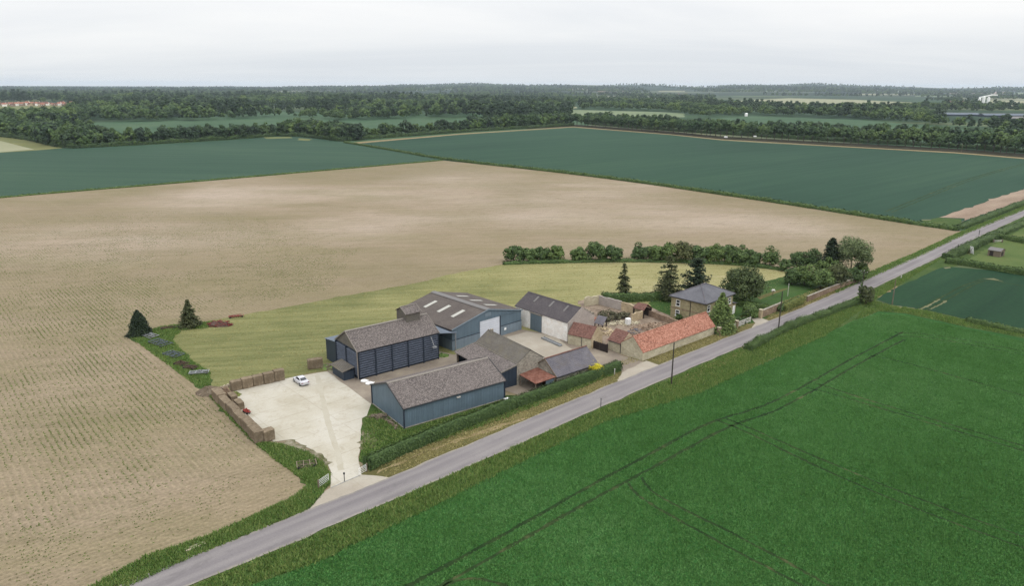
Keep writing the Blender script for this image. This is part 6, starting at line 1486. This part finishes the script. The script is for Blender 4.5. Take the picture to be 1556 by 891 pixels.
for nm, lb, ln, w_, h_, sd in (('belt_hedge', 'dark thicket along the foot of the belt above the left green crop', [(122, 225), (234, 219), (368, 211), (418, 206.8)], 5, 4, 61), ('belt_hedge', 'dark thicket along the foot of the corner clump between the two crops', [(420, 206.4), (468, 208.2), (522, 215.2)], 5, 4, 62), ('belt_hedge', 'dark thicket along the foot of the belt beside the farm track', [(526, 214.2), (600, 208.4), (716, 200), (800, 195), (870, 190.6)], 5, 4, 63), ('belt_hedge', 'dark thicket at the foot of the left wood edge', [(-40, 203.5), (45, 212), (85, 223), (116, 225.5)], 5, 4.5, 64), ('belt_hedge', 'low dark undergrowth along the back of the avenue trees', [(890, 188.5), (1020, 199.5), (1261, 214.5), (1450, 224), (1570, 233)], 5, 4.2, 65)):
    hedge(nm, lb, smooth_line(GP(ln), 1), w_, h_, 'leaf_dark', sd, 1.6, .75, .3, 'thickets under the far tree belts', clipped=False)

# woods too far and dense to count: instanced on points, one object per wood
WT = []
for i in range(3):
    v, f = crown(700 + i, (7.2, 6.2, 8.4)[i], (8.0, 9.5, 7.6)[i], (9, 10, 8.5)[i], (11, 9, 14)[i], 420, 1.3, .9, .72, .5, -.7); v[:, 2] = np.maximum(v[:, 2], .3)
    o = bpy.data.objects.new('wood_tree_shape', mesh_np('wood_tree', v, f, MAT[('leaf_far', 'leaf_far_dark', 'leaf_far_light')[i]])); WT.append(o)
def scatter(name, label, pts, scales, seed, z=None):
    r = np.random.default_rng(seed); n = len(pts)
    me = bpy.data.meshes.new(name); co = np.zeros((n, 3)); co[:, :2] = pts
    if z is not None: co[:, 2] = z
    me.vertices.add(n); me.vertices.foreach_set('co', co.astype(np.float32).ravel())
    for an, arr in (('sc', scales), ('rz', r.uniform(0, 6.28, n))):
        at = me.attributes.new(an, 'FLOAT', 'POINT'); at.data.foreach_set('value', np.asarray(arr, np.float32))
    at = me.attributes.new('pick', 'INT', 'POINT'); at.data.foreach_set('value', np.where(np.sin(pts[:, 0] * .011 + 1) + np.sin(pts[:, 1] * .006 + pts[:, 0] * .004) + r.normal(0, .9, n) > .5, 1, np.where(r.random(n) < .3, 2, 0)).astype(np.int32))
    me.materials.append(MAT['leaf_far'])
    o = obj(name, me); o['kind'] = 'stuff'; o['label'] = label
    ng = bpy.data.node_groups.new('scatter_trees', 'GeometryNodeTree')
    ng.interface.new_socket('Geometry', in_out='INPUT', socket_type='NodeSocketGeometry'); ng.interface.new_socket('Geometry', in_out='OUTPUT', socket_type='NodeSocketGeometry')
    gi = ng.nodes.new('NodeGroupInput'); go = ng.nodes.new('NodeGroupOutput'); join = ng.nodes.new('GeometryNodeJoinGeometry')
    def attr(nm, ty): a = ng.nodes.new('GeometryNodeInputNamedAttribute'); a.data_type = ty; a.inputs['Name'].default_value = nm; return a.outputs['Attribute']
    sc, rz, pk = attr('sc', 'FLOAT'), attr('rz', 'FLOAT'), attr('pick', 'INT')
    cx = ng.nodes.new('ShaderNodeCombineXYZ'); ng.links.new(rz, cx.inputs[2])
    for k in range(3):
        oi = ng.nodes.new('GeometryNodeObjectInfo'); oi.inputs['Object'].default_value = WT[k]; oi.inputs['As Instance'].default_value = True
        cmp = ng.nodes.new('FunctionNodeCompare'); cmp.data_type = 'INT'; cmp.operation = 'EQUAL'; ng.links.new(pk, cmp.inputs[2]); cmp.inputs[3].default_value = k
        ip = ng.nodes.new('GeometryNodeInstanceOnPoints'); ng.links.new(gi.outputs[0], ip.inputs['Points']); ng.links.new(cmp.outputs[0], ip.inputs['Selection']); ng.links.new(oi.outputs['Geometry'], ip.inputs['Instance'])
        ng.links.new(cx.outputs[0], ip.inputs['Rotation']); ng.links.new(sc, ip.inputs['Scale']); ng.links.new(ip.outputs[0], join.inputs[0])
    ng.links.new(join.outputs[0], go.inputs[0])
    md = o.modifiers.new('trees', 'NODES'); md.node_group = ng
    return o
def pxof(P):
    v = np.zeros((len(P), 3)); v[:, :2] = P; v[:, 2] = -CAMH; k = v @ _fw
    return np.stack([778 + F * (v @ _rt) / k, 445.5 - F * (v @ _up) / k], 1)
def wood_points(n, d0, d1, a0, a1, poly, holes, seed, power=1.0):
    r = np.random.default_rng(seed); d = d0 + (d1 - d0) * r.random(n) ** power; a = r.uniform(a0, a1, n); P = np.stack([d * np.tan(a), d], 1); q = pxof(P)
    k = inpoly(q, poly)
    for h in holes: k &= ~inpoly(q, h)
    return P[k], d[k]
HOLES = [[(-300, 156), (108, 156), (106, 168), (70, 180), (-300, 188)], [(690, 152), (768, 151.5), (772, 154.6), (690, 155)], [(853, 159), (880, 158), (880, 165.8), (858, 166)], [(415, 140.4), (475, 140), (475, 142.8), (415, 142.8)], [(1085, 148), (1400, 148), (1440, 162), (1350, 168.5), (1090, 160.5)], [(1495, 151.5), (1720, 152), (1720, 163.5), (1495, 160.5)], [(1400, 169), (1700, 173), (1700, 193), (1480, 192), (1425, 186)]]
WA = [(-300, 206), (0, 193), (30, 196), (60, 198.5), (107, 196), (260, 186), (424, 177.8), (520, 183), (724, 178.6), (740, 184), (800, 185), (868, 183), (868, 164), (850, 157), (780, 157), (700, 152), (540, 143), (380, 140.5), (-300, 137)]
P, D = wood_points(9000, 950, 3600, -.72, .1, WA, HOLES, 1, 1.25)
k = np.sin(P[:, 0] * .0075 + 2) + np.sin(P[:, 1] * .012 + P[:, 0] * .003) + .6 * np.sin(P[:, 1] * .021) > -1.35; P, D = P[k], D[k]
scatter('woodland', 'broad wood of mixed green trees covering the country behind the left crop', P, np.random.default_rng(2).uniform(.6, 1.6, len(P)) * (1 + .22 * np.sin(P[:, 0] * .013) * np.sin(P[:, 1] * .007 + 1)) * np.clip(D / 2200, 1, 1.25), 3)
WB = [(866, 165.5), (1000, 169), (1040, 173), (1067, 178.5), (1137, 175), (1300, 181), (1400, 188), (1470, 195), (1560, 203), (1700, 212), (1700, 165), (1556, 160), (1440, 160.5), (1300, 163), (1150, 157), (1040, 155), (860, 154)]
P, D = wood_points(6500, 900, 2900, .02, .74, WB, HOLES, 4, 1.2)
scatter('woodland', 'long dark wood across the middle distance behind the right crop', P, np.random.default_rng(5).uniform(.6, 1.45, len(P)) * (1 + .2 * np.sin(P[:, 0] * .012) * np.sin(P[:, 1] * .009 + 1)), 6)
# scattered far trees and copses out to the hills
r = np.random.default_rng(9)
def nz2(P, s, p): return np.sin(P[:, 0] * s + p) + np.sin(P[:, 1] * s * .7 + p * 2.3) + np.sin((P[:, 0] + P[:, 1]) * s * 1.7 + p)
P, D = wood_points(30000, 2600, 9500, -.74, .74, [(-600, 150), (-600, 160), (700, 160), (900, 160), (1800, 165), (1800, 110), (-600, 110)], HOLES, 10, 1.0)
k = (nz2(P, .0021, 1.1) + .9 * nz2(P, .006, 2.0) + np.where(P[:, 0] < 0, .9, -.25)) > .25
P, D = P[k], D[k]; z = np.array([hill_z(x, y) for x, y in P])
scatter('far_copses', 'hazy blue copses and hedgerow trees scattered out to the hills', P, np.clip(D / 3400, .85, 1.9) * np.random.default_rng(11).uniform(.7, 1.15, len(P)), 12, z)
P, D = wood_points(9000, 9500, 13200, -.74, .74, [(-600, 150), (1800, 165), (1800, 60), (-600, 60)], [], 13, 1.0)
k = (nz2(P, .0013, 2.6) + .7 * nz2(P, .004, .4) + np.where(P[:, 0] < 0, .8, -.1)) > .0
P, D = P[k], D[k]; z = np.array([hill_z(x, y) for x, y in P])
scatter('hilltop_woods', 'pale blue woods along the tops of the distant hills', P, np.random.default_rng(14).uniform(1.4, 2.2, len(P)), 15, z - 4)

# ================================================================== FAR BUILDINGS
def far_house(name, label, base, L_, W_, e, rg, th, wall, roof, group, chim=True):
    c = G(*base); b = thing(name, label, 'house', c, th, group)
    w_ = pent(L_, W_, e, rg).build('wall', MAT[wall], b); r_ = slopes(L_, W_, e, rg).build('roof', MAT[roof], b)
    if chim: MB().box(L_ * .8, L_ * .8 + .8, W_ / 2 - .4, W_ / 2 + .4, rg - .4, rg + 1.3).build('chimney', MAT[wall], r_)
    for x in (L_ * .25, L_ * .7): MB().box(x - .6, x + .6, -.05, -.004, e * .55, e * .85).build('window', MAT['white'], b)
    return b
hs = [('brick', 'pantile'), ('brick', 'oldtile'), ('whitewash', 'pantile'), ('tanstone', 'oldtile')]
protos = []; r = random.Random(3); VG = 'red roofed houses of the left village'
for i in range(27):
    x = -4 + i * 4.1 + r.uniform(-.8, .8); y = 161.6 - r.choice((0, .7, 1.5)) - (1.0 if i > 21 else 0)
    wl = i % 4; lab = ['red brick house with an orange roof in the village at the far left', 'red brick house with a brown roof in the village at the far left', 'white walled house with an orange roof in the village at the far left', 'tan walled house with a brown roof in the village at the far left'][wl]
    if i < 4:
        o = far_house('village_house', lab, (x, y), 10, 7.5, 5.4, 8.8, r.uniform(-.5, .6), *hs[wl], VG); protos.append(o)
    else:
        o = copy_tree(protos[wl]); c = G(x, y); o.location = (c[0], c[1], 0); o.rotation_euler = (0, 0, r.uniform(-.5, .6)); s = r.uniform(.85, 1.25); o.scale = (s, s, s)
VG2 = 'pale houses of the village under the hills'; protos = []
for i in range(26):
    x = 900 + i * 5.6 + r.uniform(-2, 2); y = 140.5 + (i / 26) * 2.2 + r.uniform(-1.6, 2.2); wl = i % 3
    lab = ['white house in the village under the distant hills', 'tan house in the village under the distant hills', 'red brick house in the village under the distant hills'][wl]
    if i < 3: o = far_house('hill_house', lab, (x, y), 16, 10, 6, 10, r.uniform(-.5, .6), *[('whitewash', 'greyroof'), ('tanstone', 'oldtile'), ('brick', 'oldtile')][wl], VG2, False); protos.append(o)
    else:
        o = copy_tree(protos[wl]); c = G(x, y); o.location = (c[0], c[1], 0); o.rotation_euler = (0, 0, r.uniform(-.5, .6)); s = r.uniform(.9, 1.5); o.scale = (s, s, s)
# white works with silos at the far right, its red roofed sheds beside it
c = G(1496, 158.5); b = thing('grain_works', 'cluster of tall white silos and conveyors rising above the far right wood', 'works', c, 0); d = c[1]; k = math.hypot(c[0], c[1]) / F
for i, (x, h) in enumerate(((-7, 20), (-2, 26), (4, 23))): s = MB().bar((x * k * 1.0, 0, 0), (x * k * 1.0, 0, h), 1.6 * k, 14).build('silo', MAT['white'], b); MB().bar((x * k, 0, h), (x * k, 0, h + 4), 1.6 * k, 14, .3 * k).build('silo_top', MAT['white'], s)
m = MB(); m.beam((-8 * k, 0, 24), (8 * k, 0, 34), 4, 4); m.beam((8 * k, 0, 34), (14 * k, 0, 33), 4, 4); m.build('conveyor', MAT['white'], b)
MB().box(-14 * k, 3 * k, 3 * k, 10 * k, 0, 9).build('shed', MAT['offwhite'], b)
for i, (x, lab) in enumerate(((1443, 'red roofed shed left of the white silos'), (1452, 'orange roofed house left of the white silos'), (1464, 'brown roofed long shed left of the white silos'), (1474, 'pale block building at the foot of the white silos'))):
    far_house('works_shed', lab, (x, 157.5), 16, 12, 6, 11, .1, ('brick', 'tanstone', 'brick', 'offwhite')[i] if i < 3 else 'whitewash', ('oldtile', 'pantile', 'oldtile', 'greyroof')[i], 'sheds beside the white silos', False)
# long low sheds in the fields at the far right
for i, (xa, xb, y, lab, mt) in enumerate(((1414, 1490, 176, 'long low dark roofed poultry shed at the far right, the left one', 'bluesheet'), (1496, 1580, 177.5, 'long low dark roofed poultry shed at the far right, the right one', 'bluesheet'), (1528, 1590, 182.5, 'long pale roofed shed nearest the right edge of the picture', 'skylight_old'))):
    a, c = G(xa, y), G(xb, y + .5); Ln = float(np.hypot(*(c - a))); b = thing('poultry_shed', lab, 'shed', a, ang(a, c), 'long sheds at the far right'); W_ = 26
    pent(Ln, W_, 3.2, 6.2).build('wall', MAT['navyclad'], b); slopes(Ln, W_, 3.2, 6.2).build('roof', MAT[mt], b); ridge(MB(), Ln, W_, 6.2, w=1.4).build('ridge_cap', MAT['skylight'], b)
for x, y, L2, h, lab in ((517, 142.5, 60, 9, 'white warehouse far off above the wood'), (443, 142.8, 30, 8, 'small white building in the far woods on the left'), (745, 147.6, 26, 6, 'small white barn in the far country left of the hills'), (1133, 176.5, 4, 6, 'tiny white water tower at the edge of the right wood')):
    c = G(x, y); b = thing('white_warehouse' if L2 > 10 else 'white_tower', lab, 'building', c, .05, 'far white buildings'); pent(L2, max(6, L2 * .4), h * .75, h).build('wall', MAT['white'], b); slopes(L2, max(6, L2 * .4), h * .75, h).build('roof', MAT['white'], b)
# cottages and cars glimpsed under the avenue
for x, y, lab, s in ((1103, 209.5, 'white van parked under the avenue trees, the left one', 1), (1147, 208.5, 'white van parked under the avenue trees, the right one', 1)):
    c = G(x, y); b = thing('parked_van', lab, 'van', c, .2, 'vans under the avenue'); b.scale = (.62, .62, .62); MB().solid([(-3.4, -1.1, .5), (3.4, -1.1, .5), (3.4, 1.1, .5), (-3.4, 1.1, .5)], [(-3.4, -1.05, 3.0), (2.2, -1.05, 3.0), (2.2, 1.05, 3.0), (-3.4, 1.05, 3.0)]).build('body', MAT['white'], b, bevel=.1)
    for xx in (-2.2, 2.1):
        for s_ in (-1, 1): MB().bar((xx, s_ * .8, .45), (xx, s_ * 1.1, .45), .45, 10).build('wheel', MAT['rubber'], b)

# ================================================================== AIR
hm_ = NT('haze'); hm_.t.nodes.remove(hm_.b); pv = hm_.n('ShaderNodeVolumePrincipled'); pv.inputs['Color'].default_value = (.74, .87, 1, 1); pv.inputs['Density'].default_value = .000038; pv.inputs['Anisotropy'].default_value = .2
hm_.l(pv.outputs[0], hm_.t.nodes['Material Output'].inputs['Volume'])
o = MB().box(-16000, 16000, -1500, 19000, -1.2, 135).build('haze', hm_.m); o['kind'] = 'stuff'; o['label'] = 'thin blue summer haze over the whole country'
scene.cycles.volume_bounces = 0
scene.cycles.max_bounces = 6
scene.cycles.use_denoising = True; scene.cycles.denoising_prefilter = 'NONE'; scene.cycles.denoising_input_passes = 'RGB_ALBEDO_NORMAL'; scene.cycles.use_adaptive_sampling = False
